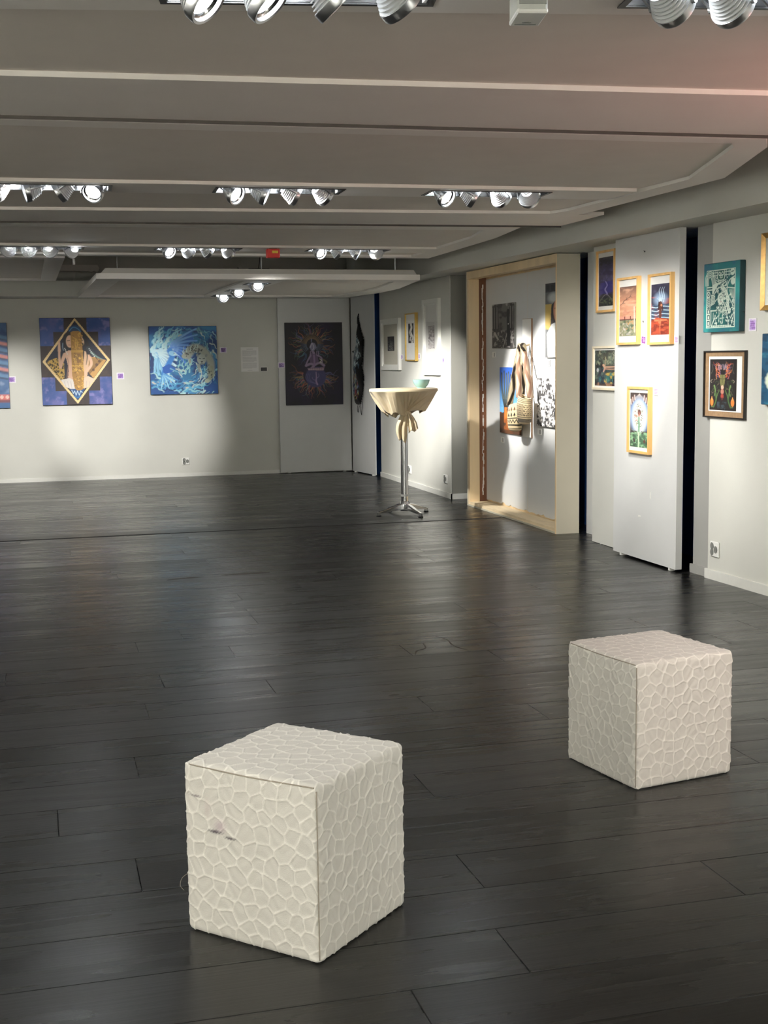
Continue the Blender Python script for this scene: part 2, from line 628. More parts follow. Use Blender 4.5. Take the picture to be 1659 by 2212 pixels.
def art_wings():
    c = Cv(172, 174, (30, 82, 150))
    c.noise(4, 11, (20, 52, 104), .42, .62, .9)
    c.noise(6, 12, (52, 130, 178), .5, .7, .7)
    r = random.Random(9)
    # swirling flames round the edge
    for i in range(96):
        t = i / 96 * 2 * PI
        rad = r.uniform(.3, .56)
        x, y = .5 + rad * math.cos(t), .5 + rad * math.sin(t)
        a = t + PI / 2 + r.uniform(-.2, .5)
        col = r.choice([(112, 186, 214), (150, 214, 226), (70, 150, 196), (186, 226, 230), (52, 118, 176)])
        if x > .6 and y < .4:
            col = tuple(int(v * .75) for v in col)
        c.flame(x, y, a, r.uniform(.15, .3), r.uniform(.02, .038), col, i, .9, r.uniform(-.9, .9))
    for i in range(34):
        x = r.uniform(.02, .42)
        c.flame(x, r.uniform(.12, .4), -PI / 2 + r.uniform(.1, .7), r.uniform(.16, .28), .035, r.choice([(160, 220, 236), (110, 186, 220), (196, 234, 240)]), 200 + i, .9, .5)
    for i in range(70):
        x, y = r.uniform(.3, .98), r.uniform(.05, .98)
        a = math.atan2(y - .5, x - .5) + PI / 2 + r.uniform(-.5, .5)
        c.flame(x, y, a, r.uniform(.12, .24), r.uniform(.012, .024), r.choice([(120, 186, 206), (170, 216, 222), (64, 140, 184), (16, 50, 100), (22, 62, 118), (200, 214, 206)]), 1200 + i, .9, r.uniform(-1.1, 1.1))
    for i in range(22):
        c.flame(r.uniform(.0, .75), r.uniform(.8, .97), r.uniform(-.5, .35), r.uniform(.2, .34), .03, r.choice([(90, 168, 206), (150, 206, 214), (206, 206, 196), (60, 134, 190)]), 300 + i, .9, -.6)
    # upper wing
    c.poly([(.26, .4), (.36, .2), (.62, .06), (.66, .2), (.58, .26), (.45, .42), (.3, .47)], (52, 104, 190))
    for i in range(8):
        t = i / 7
        a = -.55 + 1.25 * t
        L = .42 - .14 * t
        x0, y0 = .34 - .03 * t, .24 + .1 * t
        c.line([(x0, y0), (x0 + L * .55 * math.cos(a), y0 + L * .55 * math.sin(a)), (x0 + L * math.cos(a), y0 + L * math.sin(a) + .02)], .042, (126 - 6 * i, 178 - 6 * i, 228), w1=.02)
        c.line([(x0 + .02, y0 + .012), (x0 + L * .9 * math.cos(a), y0 + L * .9 * math.sin(a) + .018)], .006, (48, 92, 170), .8)
    for i in range(22):
        c.ell(r.uniform(.27, .42), r.uniform(.2, .38), .022, .011, (124, 170, 230), .8, -.5, .3)
    # lower wing, lit feathers
    for i in range(9):
        t = i / 8
        a = -.05 + 1.75 * t
        L = .26 + .1 * math.sin(PI * t)
        x0, y0 = .08 + .02 * t, .36 + .05 * t
        c.line([(x0, y0), (x0 + L * .6 * math.cos(a), y0 + L * .6 * math.sin(a)), (x0 + L * math.cos(a), y0 + L * math.sin(a))], .05, (206, 236, 246) if i < 6 else (150, 206, 238), w1=.03)
        c.line([(x0 + .03, y0 + .03), (x0 + L * .9 * math.cos(a), y0 + L * .93 * math.sin(a))], .006, (70, 140, 200), .8)
    for i in range(18):
        c.ell(r.uniform(.04, .2), r.uniform(.32, .46), .026, .012, (196, 232, 246), .9, .6, .3)
    # bird body, head, tail
    c.line([(.3, .36), (.33, .44), (.27, .56), (.2, .68), (.2, .76)], .09, (56, 130, 210), w1=.06)
    c.poly([(.18, .6), (.28, .55), (.38, .63), (.3, .68), (.2, .7)], (34, 92, 180))
    c.ell(.335, .4, .055, .035, (150, 206, 240), 1, .3)
    c.poly([(.37, .375), (.44, .44), (.385, .425), (.35, .43)], (196, 228, 240))
    c.ell(.36, .395, .008, .007, (20, 40, 80))
    for i in range(7):
        a = 2.05 - .27 * i
        c.line([(.2, .7), (.2 + .22 * math.cos(a), .7 + .22 * math.sin(a))], .026, (156, 212, 240) if i % 2 else (96, 164, 220), w1=.014)
    c.line([(.3, .62), (.38, .66), (.43, .68)], .022, (110, 170, 200), w1=.01)
    for i in range(4):
        c.line([(.42, .675), (.44 + .012 * i, .72 + .01 * i)], .006, (196, 206, 206))
    # big cat
    cat, cd = (160, 166, 156), (48, 58, 62)
    c.line([(.56, .42), (.64, .33), (.74, .34), (.84, .42), (.9, .54), (.9, .72)], .13, cat, w1=.1)
    c.line([(.6, .36), (.57, .42), (.6, .56)], .05, cat, w1=.035)
    c.line([(.52, .43), (.6, .37)], .075, cat)
    c.ell(.51, .44, .04, .036, (166, 172, 160))
    c.line([(.9, .62), (.9, .74), (.85, .8)], .075, (150, 156, 136), w1=.055)
    c.ell(.84, .81, .04, .03, (176, 186, 170))
    c.line([(.72, .58), (.73, .66)], .05, (150, 160, 156), w1=.04)
    for i in range(95):
        t = r.random()
        x, y = .53 + .38 * t + r.uniform(-.03, .03), .42 - .1 * math.sin(PI * min(1, t * 1.3)) + (max(0, t - .55) * .7) + r.uniform(-.04, .05)
        c.ell(x, y, r.uniform(.006, .013), .007, cd, .85, r.random() * 3, .4)
    c.ell(.765, .49, .068, .078, (168, 178, 172))
    c.ell(.705, .43, .018, .026, (138, 148, 146), 1, -.4)
    c.ell(.835, .435, .018, .026, (138, 148, 146), 1, .4)
    c.line([(.73, .475), (.752, .482)], .011, (34, 44, 50))
    c.line([(.785, .482), (.81, .475)], .011, (34, 44, 50))
    c.poly([(.75, .52), (.785, .52), (.768, .545)], (52, 60, 66))
    c.line([(.74, .56), (.768, .553), (.796, .56)], .008, (60, 70, 74))
    c.line([(.74, .62), (.76, .7), (.74, .78), (.71, .82)], .014, (214, 222, 206), w1=.006)
    for i in range(5):
        c.flame(.5 + .05 * i, .4 - .02 * i, -1.5 + .1 * i, .14, .018, (190, 214, 206), 500 + i, .9, .4)
    for i in range(9):
        c.flame(r.uniform(.4, .62), r.uniform(.55, .72), r.uniform(-2.4, -.6), .16, .024, (150, 204, 206), 600 + i, .9, .6)
    return c


def art_sphere():
    c = Cv(140, 200, (13, 11, 22))
    c.noise(3, 21, (26, 20, 48), .4, .7, .9)
    r = random.Random(4)
    pal = [(150, 84, 60), (120, 60, 66), (150, 110, 70), (60, 84, 120), (96, 88, 130), (84, 96, 66), (166, 96, 66), (70, 110, 110)]

    def curl(x, y, a, L, col, s, w=.012):
        c.flame(x, y, a, L, w, col, s, .85, r.choice((-1.6, -1.1, 1.1, 1.7)), .1)
    for i in range(64):
        t = r.uniform(-PI, PI)
        x, y = .47 + .2 * math.cos(t), .27 + .13 * math.sin(t)
        if abs(t - PI / 2) < .5:
            continue
        curl(x, y, t + r.uniform(-.3, .3), r.uniform(.16, .3), r.choice(pal), i)
    for i in range(74):
        t = r.uniform(-.25, PI + .25)
        x, y = .5 + .2 * math.cos(t), .64 + .13 * math.sin(t)
        curl(x, y, t + r.uniform(-.4, .4), r.uniform(.16, .32), r.choice(pal), 100 + i)
    c.noise(5, 22, (10, 9, 18), .55, .75, .5)
    c.ell(.47, .27, .13, .13, (16, 14, 22), .9, 0, .5)
    for i in range(44):
        a = i / 44 * 2 * PI
        if .9 < a < 2.2:
            continue
        col = (142, 116, 84) if a > PI else (92, 104, 124)
        c.line([(.47 + .1 * math.cos(a), .265 + .07 * math.sin(a)), (.47 + .2 * math.cos(a + .06), .265 + .14 * math.sin(a + .06))], .009, col, .85, w1=.004)
    c.ell(.525, .66, .178, .178, (60, 58, 98))
    c.noise(8, 23, (50, 48, 92), .45, .65, .7, box_=(.36, .7, .54, .78))
    for k in (.15, .12, .09):
        c.line([(.52 - k, .62), (.5 - k, .67), (.53 - k * .7, .72), (.56, .745)], .008, (102, 100, 146), .6)
    c.line([(.53, .6), (.535, .66), (.53, .71), (.55, .75)], .014, (136, 116, 150), w1=.03)
    c.line([(.535, .68), (.58, .65), (.57, .62)], .012, (120, 108, 150), w1=.006)
    c.line([(.53, .7), (.48, .69), (.46, .66)], .01, (120, 108, 150), w1=.005)
    sk, s2 = (128, 110, 136), (84, 68, 96)
    c.poly([(.42, .38), (.49, .36), (.56, .39), (.58, .47), (.55, .52), (.45, .52), (.42, .45)], s2)
    c.line([(.44, .4), (.39, .46), (.36, .51)], .03, sk, w1=.022)
    c.line([(.57, .4), (.63, .43), (.64, .48)], .03, sk, w1=.022)
    c.line([(.36, .52), (.44, .5), (.5, .52), (.45, .56)], .045, sk, w1=.03)
    c.line([(.67, .52), (.6, .49), (.52, .51), (.44, .555)], .045, sk, w1=.028)
    c.line([(.5, .4), (.505, .47), (.5, .52)], .03, (124, 100, 134))
    c.line([(.47, .34), (.5, .37)], .04, sk)
    for x in (.44, .55, .58):
        c.line([(x, .35), (x, .4)], .014, sk)
    c.poly([(.42, .3), (.46, .24), (.52, .25), (.55, .3), (.5, .345), (.45, .34)], (112, 108, 132))
    c.line([(.44, .3), (.47, .25), (.5, .3), (.48, .33)], .012, (170, 164, 180))
    c.line([(.46, .23), (.46, .2)], .012, (120, 130, 160))
    c.poly([(.38, .55), (.68, .54), (.66, .585), (.4, .58)], (112, 92, 110))
    for i in range(7):
        c.ell(.41 + .04 * i, .565, .02, .012, (160, 140, 150), .8)
    c.line([(.6, .44), (.63, .46), (.6, .48), (.64, .49)], .012, (176, 172, 160))
    c.line([(.66, .45), (.72, .48), (.68, .5)], .03, (86, 78, 56), w1=.012)
    return c


def art_edge():
    c = Cv(60, 90, (70, 104, 150))
    c.noise(5, 31, (36, 66, 112), .4, .65, .9)
    for i in range(7):
        y = .12 + .075 * i
        c.line([(.0, y - .03), (.5, y), (.98, y + .06)], .06, (206, 130, 120) if i % 2 else (90, 130, 170), .85)
        c.line([(.2, y), (.97, y + .085)], .03, (40, 52, 76), .8)
    c.noise(7, 32, (150, 170, 200), .55, .75, .6, box_=(0, 1, .6, .85))
    for y in (.85, .88, .91):
        c.line([(0, y), (1, y + .004)], .05, (206, 110, 104) if y < .9 else (120, 70, 80))
    for i in range(10):
        c.ell(.1 * i + .05, .868, .03, .03, (228, 190, 180))
    c.rect(0, 1, .93, 1, (60, 100, 150))
    return c


def art_night():
    c = Cv(50, 130, (40, 34, 62))
    c.grad(0, .5, (52, 44, 78), .9)
    c.rect(0, 1, 0, .16, (22, 20, 30))
    c.noise(6, 41, (78, 70, 116), .5, .7, .7)
    for i in range(12):
        x = .06 + .08 * i
        c.line([(x, .2), (x + .01, .42)], .02, (70, 60, 92), .6)
    c.poly([(.1, .52), (.9, .5), (1, .72), (0, .76)], (56, 50, 128), .7)
    c.line([(.46, .5), (.56, .58), (.42, .66), (.55, .74), (.52, .8)], .05, (130, 120, 176), w1=.1)
    c.poly([(0, .82), (.3, .74), (.55, .78), (.8, .76), (1, .8), (1, 1), (0, 1)], (36, 38, 44))
    c.line([(.1, .88), (.5, .76), (.9, .9)], .04, (112, 104, 108))
    c.noise(14, 42, (96, 104, 74), .55, .7, .8, box_=(0, 1, .84, 1))
    c.noise(14, 43, (128, 122, 70), .6, .75, .8, box_=(.6, 1, .84, .98))
    return c


def art_sunset():
    c = Cv(54, 130, (206, 150, 120))
    c.grad(.3, -.05, (70, 56, 58), .95)
    c.noise(5, 51, (230, 180, 150), .5, .7, .7, sx=.5, sy=1.4)
    c.noise(6, 52, (176, 112, 92), .52, .72, .6, sx=.5, sy=1.6, box_=(0, 1, .2, .65))
    c.rect(0, 1, .6, .665, (214, 150, 130))
    c.poly([(0, .66), (1, .655), (1, 1), (0, 1)], (150, 150, 120))
    c.rect(0, 1, .655, .675, (96, 62, 60))
    for x in (.28, .6):
        c.rect(x, x + .045, .6, .67, (110, 52, 44))
    c.noise(10, 53, (76, 96, 72), .45, .65, .9, box_=(0, 1, .68, .97))
    c.noise(12, 54, (206, 196, 190), .55, .7, .9, box_=(0, .7, .74, .97))
    c.noise(12, 55, (212, 150, 96), .58, .7, .8, box_=(.3, .8, .68, .85))
    c.line([(.82, .42), (.84, .7), (.85, .92)], .05, (216, 206, 190), w1=.07)
    for i in range(9):
        c.line([(.83, .45 + .04 * i), (.7 + .03 * (i % 3), .42 + .045 * i)], .012, (176, 160, 140), .8)
        c.line([(.15, .45 + .02 * i), (.04 + .02 * i, .58)], .014, (176, 140, 90), .5)
    for x, y, k in ((.36, .27, 1), (.58, .22, 1.1), (.2, .33, .9)):
        c.line([(x - .16 * k, y + .035), (x, y), (x + .12, y + .005)], .025, (40, 34, 40), w1=.012)
        c.line([(x, y), (x + .07 * k, y - .06)], .03, (40, 34, 40), w1=.01, sm=False)
    return c


def art_spirit():
    c = Cv(54, 130, (52, 52, 72))
    c.noise(5, 61, (84, 80, 104), .5, .7, .7, box_=(0, 1, 0, .35))
    c.noise(4, 62, (150, 70, 56), .5, .66, .9, box_=(0, 1, .26, .7))
    c.ell(.5, .3, .34, .3, (150, 176, 206), .75, 0, .7)
    for i in range(10):
        y = .41 + .036 * i
        c.line([(.05, y), (.3, y + .02), (.55, y - .006), (.98, y + .014)], .05, (176, 208, 226) if i % 2 else (60, 92, 120), .8)
    for x0 in (.44, .56, .66):
        c.line([(x0, .36), (x0 + .03, .24), (x0 - .02, .14), (x0 + .05, .07)], .035, (206, 230, 246), w1=.012)
    for i in range(20):
        c.flame(.5, .33, -1.57 + (i - 10) * .12, .3, .02, (196, 222, 240), 700 + i, .7, .6)
    c.line([(.5, .38), (.5, .5), (.48, .66)], .17, (96, 54, 44), w1=.12)
    c.line([(.42, .36), (.4, .5)], .06, (52, 30, 30))
    c.line([(.58, .4), (.62, .52)], .06, (70, 36, 32))
    c.ell(.55, .42, .045, .06, (206, 140, 104))
    c.poly([(0, .72), (.3, .66), (.7, .68), (1, .7), (1, 1), (0, 1)], (176, 76, 50))
    c.noise(9, 63, (120, 46, 36), .45, .65, .9, box_=(0, 1, .7, 1), sx=.6)
    c.noise(9, 64, (226, 130, 90), .55, .7, .9, box_=(.2, .9, .7, .9), sx=.5)
    c.line([(.5, .7), (.48, .85), (.5, 1)], .05, (226, 120, 80), w1=.02)
    return c


def art_aura():
    c = Cv(48, 130, (70, 56, 54))
    c.ell(.5, .42, .52, .9, (150, 180, 226), 1, 0, .35)
    c.ell(.5, .45, .36, .75, (240, 240, 232), 1, 0, .5)
    for i in range(12):
        c.line([(.5, .02), (.1 + .07 * i, .16)], .02, (226, 214, 206), .5)
    for s in (-1, 1):
        for i in range(5):
            c.line([(.5 + s * (.26 + .05 * i), .05 + .02 * i), (.5 + s * (.24 + .05 * i), .13 + .022 * i)], .05, (110, 66, 60) if i % 2 else (236, 216, 206))
    r = random.Random(8)
    for i in range(110):
        t = r.random() * 2 * PI
        q = r.uniform(.5, 1)
        x, y = .48 + .24 * q * math.cos(t), .42 + .22 * q * math.sin(t)
        a = r.random() * 3
        c.ell(x, y, .03, .013, r.choice([(70, 92, 60), (112, 130, 84), (92, 76, 56), (176, 186, 130)]), .9, a, .3)
    c.ell(.5, .36, .09, .15, (120, 76, 64))
    c.ell(.5, .35, .05, .09, (74, 48, 50))
    c.noise(8, 71, (206, 130, 110), .55, .7, .7, box_=(.2, .5, .36, .5))
    c.line([(.48, .45), (.49, .6), (.48, .8), (.49, .97)], .08, (120, 170, 140), w1=.1)
    c.rect(0, .4, .7, .735, (54, 46, 52))
    c.rect(.6, 1, .7, .74, (60, 44, 48))
    c.rect(0, 1, .735, 1, (70, 108, 80))
    c.noise(9, 72, (150, 196, 150), .48, .68, .95, box_=(0, 1, .73, 1))
    c.noise(10, 73, (40, 62, 50), .55, .7, .9, box_=(0, 1, .78, 1))
    for i in range(8):
        c.line([(.48, .78), (.1 + .11 * i, .68 - .05 * (i % 3))], .022, (190, 216, 176), .85, w1=.008)
    c.line([(.47, .73), (.48, 1)], .07, (206, 230, 190))
    c.ell(.24, .88, .05, .1, (64, 44, 48))
    c.ell(.78, .88, .05, .1, (96, 50, 44))
    return c


def art_grove():
    c = Cv(70, 105, (62, 74, 70))
    c.noise(6, 81, (110, 128, 110), .48, .66, .9)
    c.noise(9, 82, (34, 34, 40), .5, .66, .9)
    c.noise(14, 83, (176, 180, 150), .58, .7, .8, box_=(0, 1, 0, .4))
    c.noise(8, 84, (60, 134, 126), .5, .66, .9, box_=(.2, .8, .5, .9))
    c.noise(8, 85, (206, 176, 84), .48, .62, .95, box_=(.45, 1, .62, .95))
    c.line([(.4, .42), (.46, .5), (.4, .6)], .1, (226, 180, 150), w1=.05)
    c.line([(.44, .47), (.66, .47), (.96, .46)], .06, (216, 170, 144), w1=.04)
    c.line([(.46, .52), (.7, .53), (.95, .52)], .05, (200, 150, 126), w1=.03)
    c.line([(.47, .46), (.48, .36), (.47, .28)], .035, (206, 176, 140), w1=.015)
    c.ell(.14, .56, .05, .09, (216, 216, 214), .9)
    c.line([(.3, .4), (.32, .55), (.22, .7)], .04, (54, 40, 38))
    c.rect(0, 1, .93, 1, (70, 52, 46))
    c.noise(12, 86, (176, 130, 96), .5, .65, .9, box_=(0, 1, .92, 1), sy=.4)
    return c


def art_linocut():
    c = Cv(110, 130, (44, 118, 124))
    c.noise(3, 91, (60, 158, 156), .45, .68, .9)
    c.noise(6, 92, (52, 96, 132), .55, .72, .6)
    dk, wh = (28, 84, 90), (226, 240, 226)
    x0, x1, y0, y1 = .085, .88, .1, .94
    c.rect(x0, x1, y0, y1, wh)
    c.rect(x0 + .02, x1 - .02, y0 + .018, y1 - .018, dk)
    c.noise(4, 93, (40, 118, 112), .5, .7, .8, box_=(x0 + .02, x1 - .02, y0 + .018, y1 - .018))
    X = lambda u: x0 + u * (x1 - x0)
    Y = lambda v: y0 + v * (y1 - y0)

    def L(pts, w=.014, col=wh, **k):
        c.line([(X(a), Y(b)) for a, b in pts], w, col, **k)
    r = random.Random(12)
    # top brickwork and guardian face
    for v in (.05, .1):
        L([(.2, v), (.85, v)], .012, sm=False)
    for u in (.24, .32, .68, .78):
        L([(u, .02), (u, .13)], .012, sm=False)
    c.rect(X(.39), X(.62), Y(.03), Y(.18), (28, 92, 84))
    L([(.39, .03), (.38, .12), (.42, .18), (.59, .18), (.63, .12), (.62, .03)], .016)
    for u in (.455, .555):
        c.ell(X(u), Y(.075), .032, .036, wh)
        c.ell(X(u), Y(.075), .016, .02, dk)
    L([(.5, .1), (.47, .14), (.55, .14), (.51, .1)], .014)
    for v in (.21, .25, .3):
        L([(.33, v - .03), (.5, v + .012), (.68, v - .03)], .013)
    for u in (.42, .5, .58):
        L([(u, .19), (u, .31)], .011, sm=False)
    # rainbow arches at the left
    for k in range(4):
        w = .055 + .033 * k
        L([(.12 - w, .26), (.12 - w, .16 - .02 * k), (.12, .11 - .03 * k), (.12 + w, .16 - .02 * k), (.12 + w + .03, .24)], .015)
    c.rect(X(.02), X(.2), Y(.28), Y(.3), wh)
    c.rect(X(.02), X(.2), Y(.33), Y(.35), wh)
    c.ell(X(.07), Y(.42), .05, .06, wh)
    c.ell(X(.07), Y(.42), .03, .04, dk)
    c.ell(X(.07), Y(.42), .014, .022, wh)
    for k in range(6):
        L([(.02, .49 + .03 * k), (.09, .47 + .03 * k), (.14, .5 + .03 * k)], .012)
    # winged figure
    c.poly([(X(.2), Y(.25)), (X(.5), Y(.22)), (X(.4), Y(.34)), (X(.26), Y(.44)), (X(.2), Y(.4))], wh)
    for k in range(6):
        L([(.24 + .02 * k, .43 - .02 * k), (.32 + .02 * k, .34 - .01 * k), (.42 + .02 * k, .26)], .012, dk)
    c.poly([(X(.17), Y(.42)), (X(.3), Y(.44)), (X(.3), Y(.58)), (X(.16), Y(.62))], wh)
    for k in range(7):
        L([(.18, .46 + .025 * k), (.24, .45 + .025 * k), (.29, .48 + .022 * k)], .009, dk)
    # dots
    for i in range(260):
        u, v = r.uniform(.3, .97), r.uniform(.14, .95)
        if (.36 < u < .65 and v < .3) or (.42 < u < .6 and .44 < v < .58) or u > .97 - max(0, .3 - v) * .1:
            continue
        if u > .72 and v < .42:
            continue
        c.ell(X(u), Y(v), r.uniform(.009, .014), r.uniform(.011, .018), wh, .95, r.random(), .35)
    for k in range(9):
        t = k / 8
        u, v = .56 + .3 * t + .05 * math.sin(5 * t), .3 + .42 * t
        c.ell(X(u), Y(v), .034, .046, wh, 1, .2, .15)
        L([(u - .01, v - .02), (u + .01, v + .02)], .007, dk)
    # face in the middle and its body
    c.ell(X(.5), Y(.5), .085, .1, wh)
    L([(.45, .47), (.49, .45), (.53, .44), (.57, .47)], .01, dk)
    L([(.46, .49), (.49, .495)], .01, dk)
    L([(.53, .495), (.56, .49)], .01, dk)
    L([(.51, .49), (.5, .53), (.52, .53)], .008, dk)
    L([(.48, .555), (.54, .555)], .01, (150, 90, 110))
    L([(.58, .55), (.68, .66), (.74, .82), (.8, .9)], .016)
    L([(.46, .58), (.45, .72), (.45, .9)], .012)
    L([(.56, .58), (.58, .75), (.58, .9)], .012)
    # right hand tail
    L([(.97, .14), (.8, .2), (.72, .34), (.78, .48), (.92, .62), (.95, .8), (.9, .93)], .016)
    L([(.75, .32), (.97, .34)], .016)
    for k in range(5):
        L([(.8 + .04 * k, .36), (.88 + .02 * k, .5)], .01)
    c.ell(X(.92), Y(.22), .06, .06, wh, .9)
    c.ell(X(.9), Y(.06), .06, .06, wh, .95)
    L([(.86, .06), (.94, .05)], .016, dk)
    # lower left glyph column
    c.rect(X(.02), X(.13), Y(.66), Y(.97), wh)
    for v in (.67, .77, .87):
        c.rect(X(.03), X(.12), Y(v), Y(v + .085), dk)
        c.rect(X(.055), X(.1), Y(v + .02), Y(v + .07), wh)
    L([(.16, .7), (.36, .7)], .02, sm=False)
    L([(.17, .7), (.17, .96)], .014, sm=False)
    L([(.25, .74), (.25, .84), (.34, .84)], .012, sm=False)
    for k in range(5):
        L([(.2 + .02 * k, .95 - .02 * k), (.26 + .015 * k, .86 - .015 * k)], .012)
    for k in range(12):
        c.ell(X(.2 + .06 * k), Y(.965), .022, .014, wh, .9)
    c.noise(5, 94, (120, 190, 196), .6, .8, .5, box_=(.5, 1, .92, 1))
    return c


def art_faces():
    c = Cv(90, 122, (34, 30, 30))
    r = random.Random(15)
    for s in (-1, 1):
        def F(x, y, a, L, w, col, k):
            a2 = a if s > 0 else PI - a
            rs = random.Random(k)
            pts = []
            px_, py_ = .48 + s * x, y
            for i in range(6):
                pts.append((px_, py_))
                aa = a2 + s * .5 * math.sin(i * 1.3 + k)
                px_ += math.cos(aa) * L / 6
                py_ += math.sin(aa) * L / 6 / c.asp
            c.line(pts, w, col, .9, w1=w * .3)
        for i in range(26):
            F(r.uniform(.04, .24), r.uniform(.12, .38), r.uniform(-1.7, -.3), .2, .02, r.choice([(196, 96, 60), (150, 60, 52), (206, 150, 104), (120, 90, 120), (226, 120, 70)]), i)
        for i in range(14):
            F(r.uniform(.1, .36), r.uniform(.35, .7), r.uniform(-.5, 1.2), .14, .014, r.choice([(96, 110, 70), (64, 84, 56), (120, 104, 90)]), 50 + i)
        for i in range(9):
            F(.12 + .02 * i, .6 + .035 * i, 1.2, .14, .03, (86, 112, 64), 90 + i)
        c.line([(.48 + s * .3, .52), (.48 + s * .26, .62), (.48 + s * .3, .72)], .05, (112, 140, 84), w1=.02)
        c.line([(.48 + s * .25, .66), (.48 + s * .23, .8), (.48 + s * .3, .93)], .05, (74, 100, 60), w1=.03)
        c.ell(.48 + s * .385, .84, .062, .1, (236, 130, 60), 1, 0, .15)
        c.poly([(.48 + s * .43, .8), (.48 + s * .385, .72), (.48 + s * .34, .8)], (240, 150, 84))
        c.ell(.48 + s * .37, .93, .05, .02, (96, 104, 66))
        c.line([(.48 + s * .4, .1), (.48 + s * .36, .2), (.48 + s * .42, .28)], .012, (120, 116, 104), .7)
        c.line([(.48 + s * .38, .4), (.48 + s * .44, .43), (.48 + s * .4, .46)], .014, (190, 180, 160), .7)
        for i in range(5):
            c.line([(.48 + s * (.03 + .03 * i), .2), (.48 + s * (.02 + .035 * i), .1 + .02 * (i % 2))], .012, (150, 140, 160))
    c.poly([(.38, .3), (.58, .3), (.57, .46), (.52, .56), (.44, .56), (.39, .46)], (112, 112, 70))
    c.line([(.48, .3), (.48, .46)], .012, (60, 60, 40))
    c.line([(.4, .38), (.46, .385)], .014, (52, 44, 34))
    c.line([(.5, .385), (.56, .38)], .014, (52, 44, 34))
    c.ell(.48, .55, .05, .06, (206, 170, 150))
    c.ell(.48, .63, .06, .07, (176, 120, 104))
    c.ell(.48, .72, .055, .07, (150, 60, 50))
    c.ell(.48, .77, .035, .04, (84, 40, 40))
    c.noise(12, 96, (60, 74, 82), .52, .68, .8, box_=(.3, .68, .84, 1))
    return c


def art_shell():
    c = Cv(60, 160, (36, 84, 116))
    c.noise(5, 97, (26, 58, 84), .45, .68, .9)
    c.noise(6, 98, (60, 130, 150), .58, .75, .7)
    for x, y in ((.3, .16), (.62, .12), (.25, .3), (.7, .26), (.5, .2)):
        c.ell(x, y, .09, .07, (214, 168, 84), 1, .4)
    c.line([(.75, .1), (.6, .3), (.55, .5)], .05, (206, 226, 226))
    c.rect(.6, 1, .2, .6, (44, 44, 110), .7)
    for k in range(8):
        t = k / 7
        y = .44 + .36 * t
        w = .1 + .36 * math.sin(.4 + 1.9 * t)
        c.ell(.4 + .03 * math.sin(k), y, w * .62, w * .3 + .06, (228, 236, 218), 1, .25, .2)
        c.line([(.4 - w * .5, y + .01), (.4, y + .03), (.4 + w * .5, y + .012)], .03, (130, 164, 150), .8)
    c.poly([(.3, .82), (.55, .8), (.62, .96), (.5, .99), (.38, .92)], (214, 224, 206))
    c.rect(.4, 1, .93, 1, (206, 170, 130))
    return c


def art_sepia():
    c = Cv(40, 90, (206, 196, 176))
    c.noise(4, 99, (150, 120, 84), .42, .66, .9)
    c.noise(9, 100, (96, 70, 48), .55, .7, .7)
    return c


def art_etch(seed, dark=True):
    c = Cv(44, 100, (70, 70, 70) if dark else (196, 190, 188))
    if dark:
        c.noise(4, seed, (44, 44, 46), .4, .6, .9)
        c.poly([(.25, 1), (.4, .3), (.5, .28), (.75, .62), (.85, 1)], (110, 110, 108), .7)
        c.noise(8, seed + 1, (150, 150, 148), .5, .7, .8, box_=(.15, .8, .35, .9))
    else:
        c.noise(5, seed, (150, 144, 144), .42, .62, .9)
        c.noise(9, seed + 1, (226, 222, 220), .5, .66, .8)
        c.line([(.1, .6), (.4, .72), (.8, .8)], .12, (224, 222, 220))
        c.noise(7, seed + 2, (120, 112, 112), .55, .7, .8, box_=(.1, .9, .2, .6))
    return c


def art_figure():
    c = Cv(44, 100, (44, 42, 40))
    c.line([(.5, .04), (.62, .2), (.45, .4), (.6, .6), (.8, .7), (.7, .95)], .34, (226, 222, 214), w1=.3)
    c.line([(.45, .3), (.3, .45), (.4, .62), (.35, .85)], .2, (214, 210, 202), w1=.26)
    for i in range(26):
        r = random.Random(i)
        c.flame(r.uniform(.2, .8), r.uniform(.05, .9), r.uniform(.8, 2.2), .35, .05, (48, 46, 44), 800 + i, .85, 1.0, .2)
    return c


def art_rails():
    c = Cv(70, 116, (96, 94, 92))
    c.noise(3, 111, (190, 188, 184), .48, .66, .95, box_=(0, 1, 0, .5))
    c.noise(5, 112, (44, 42, 42), .48, .66, .9)
    for x, w in ((.14, .14), (.26, .07), (.86, .1), (.97, .08), (.05, .08)):
        c.line([(x, .05), (x + .01, .6)], w, (40, 38, 38), .9)
        c.line([(x - .03, .08), (x - .03, .55)], .03, (150, 148, 144), .7)
    c.poly([(0, .62), (1, .6), (1, 1), (0, 1)], (58, 55, 54))
    c.noise(14, 113, (150, 146, 142), .55, .7, .8, box_=(0, 1, .6, 1))
    for i in range(9):
        y = .64 + .045 * i
        c.line([(.52 - .05 * i, y), (.8 + .01 * i, y)], .02, (30, 29, 29), .9)
    c.line([(.7, .62), (.5, 1)], .022, (176, 172, 168))
    c.line([(.84, .62), (.98, 1)], .022, (160, 156, 152))
    c.line([(.12, .66), (.28, .8)], .1, (166, 160, 154), w1=.06)
    c.poly([(.68, .45), (.78, .45), (.84, .95), (.66, .96)], (16, 16, 18))
    c.line([(.72, .16), (.72, .46)], .1, (20, 19, 20))
    c.ell(.73, .42, .05, .05, (24, 22, 22))
    c.ell(.735, .465, .03, .015, (220, 216, 210))
    return c


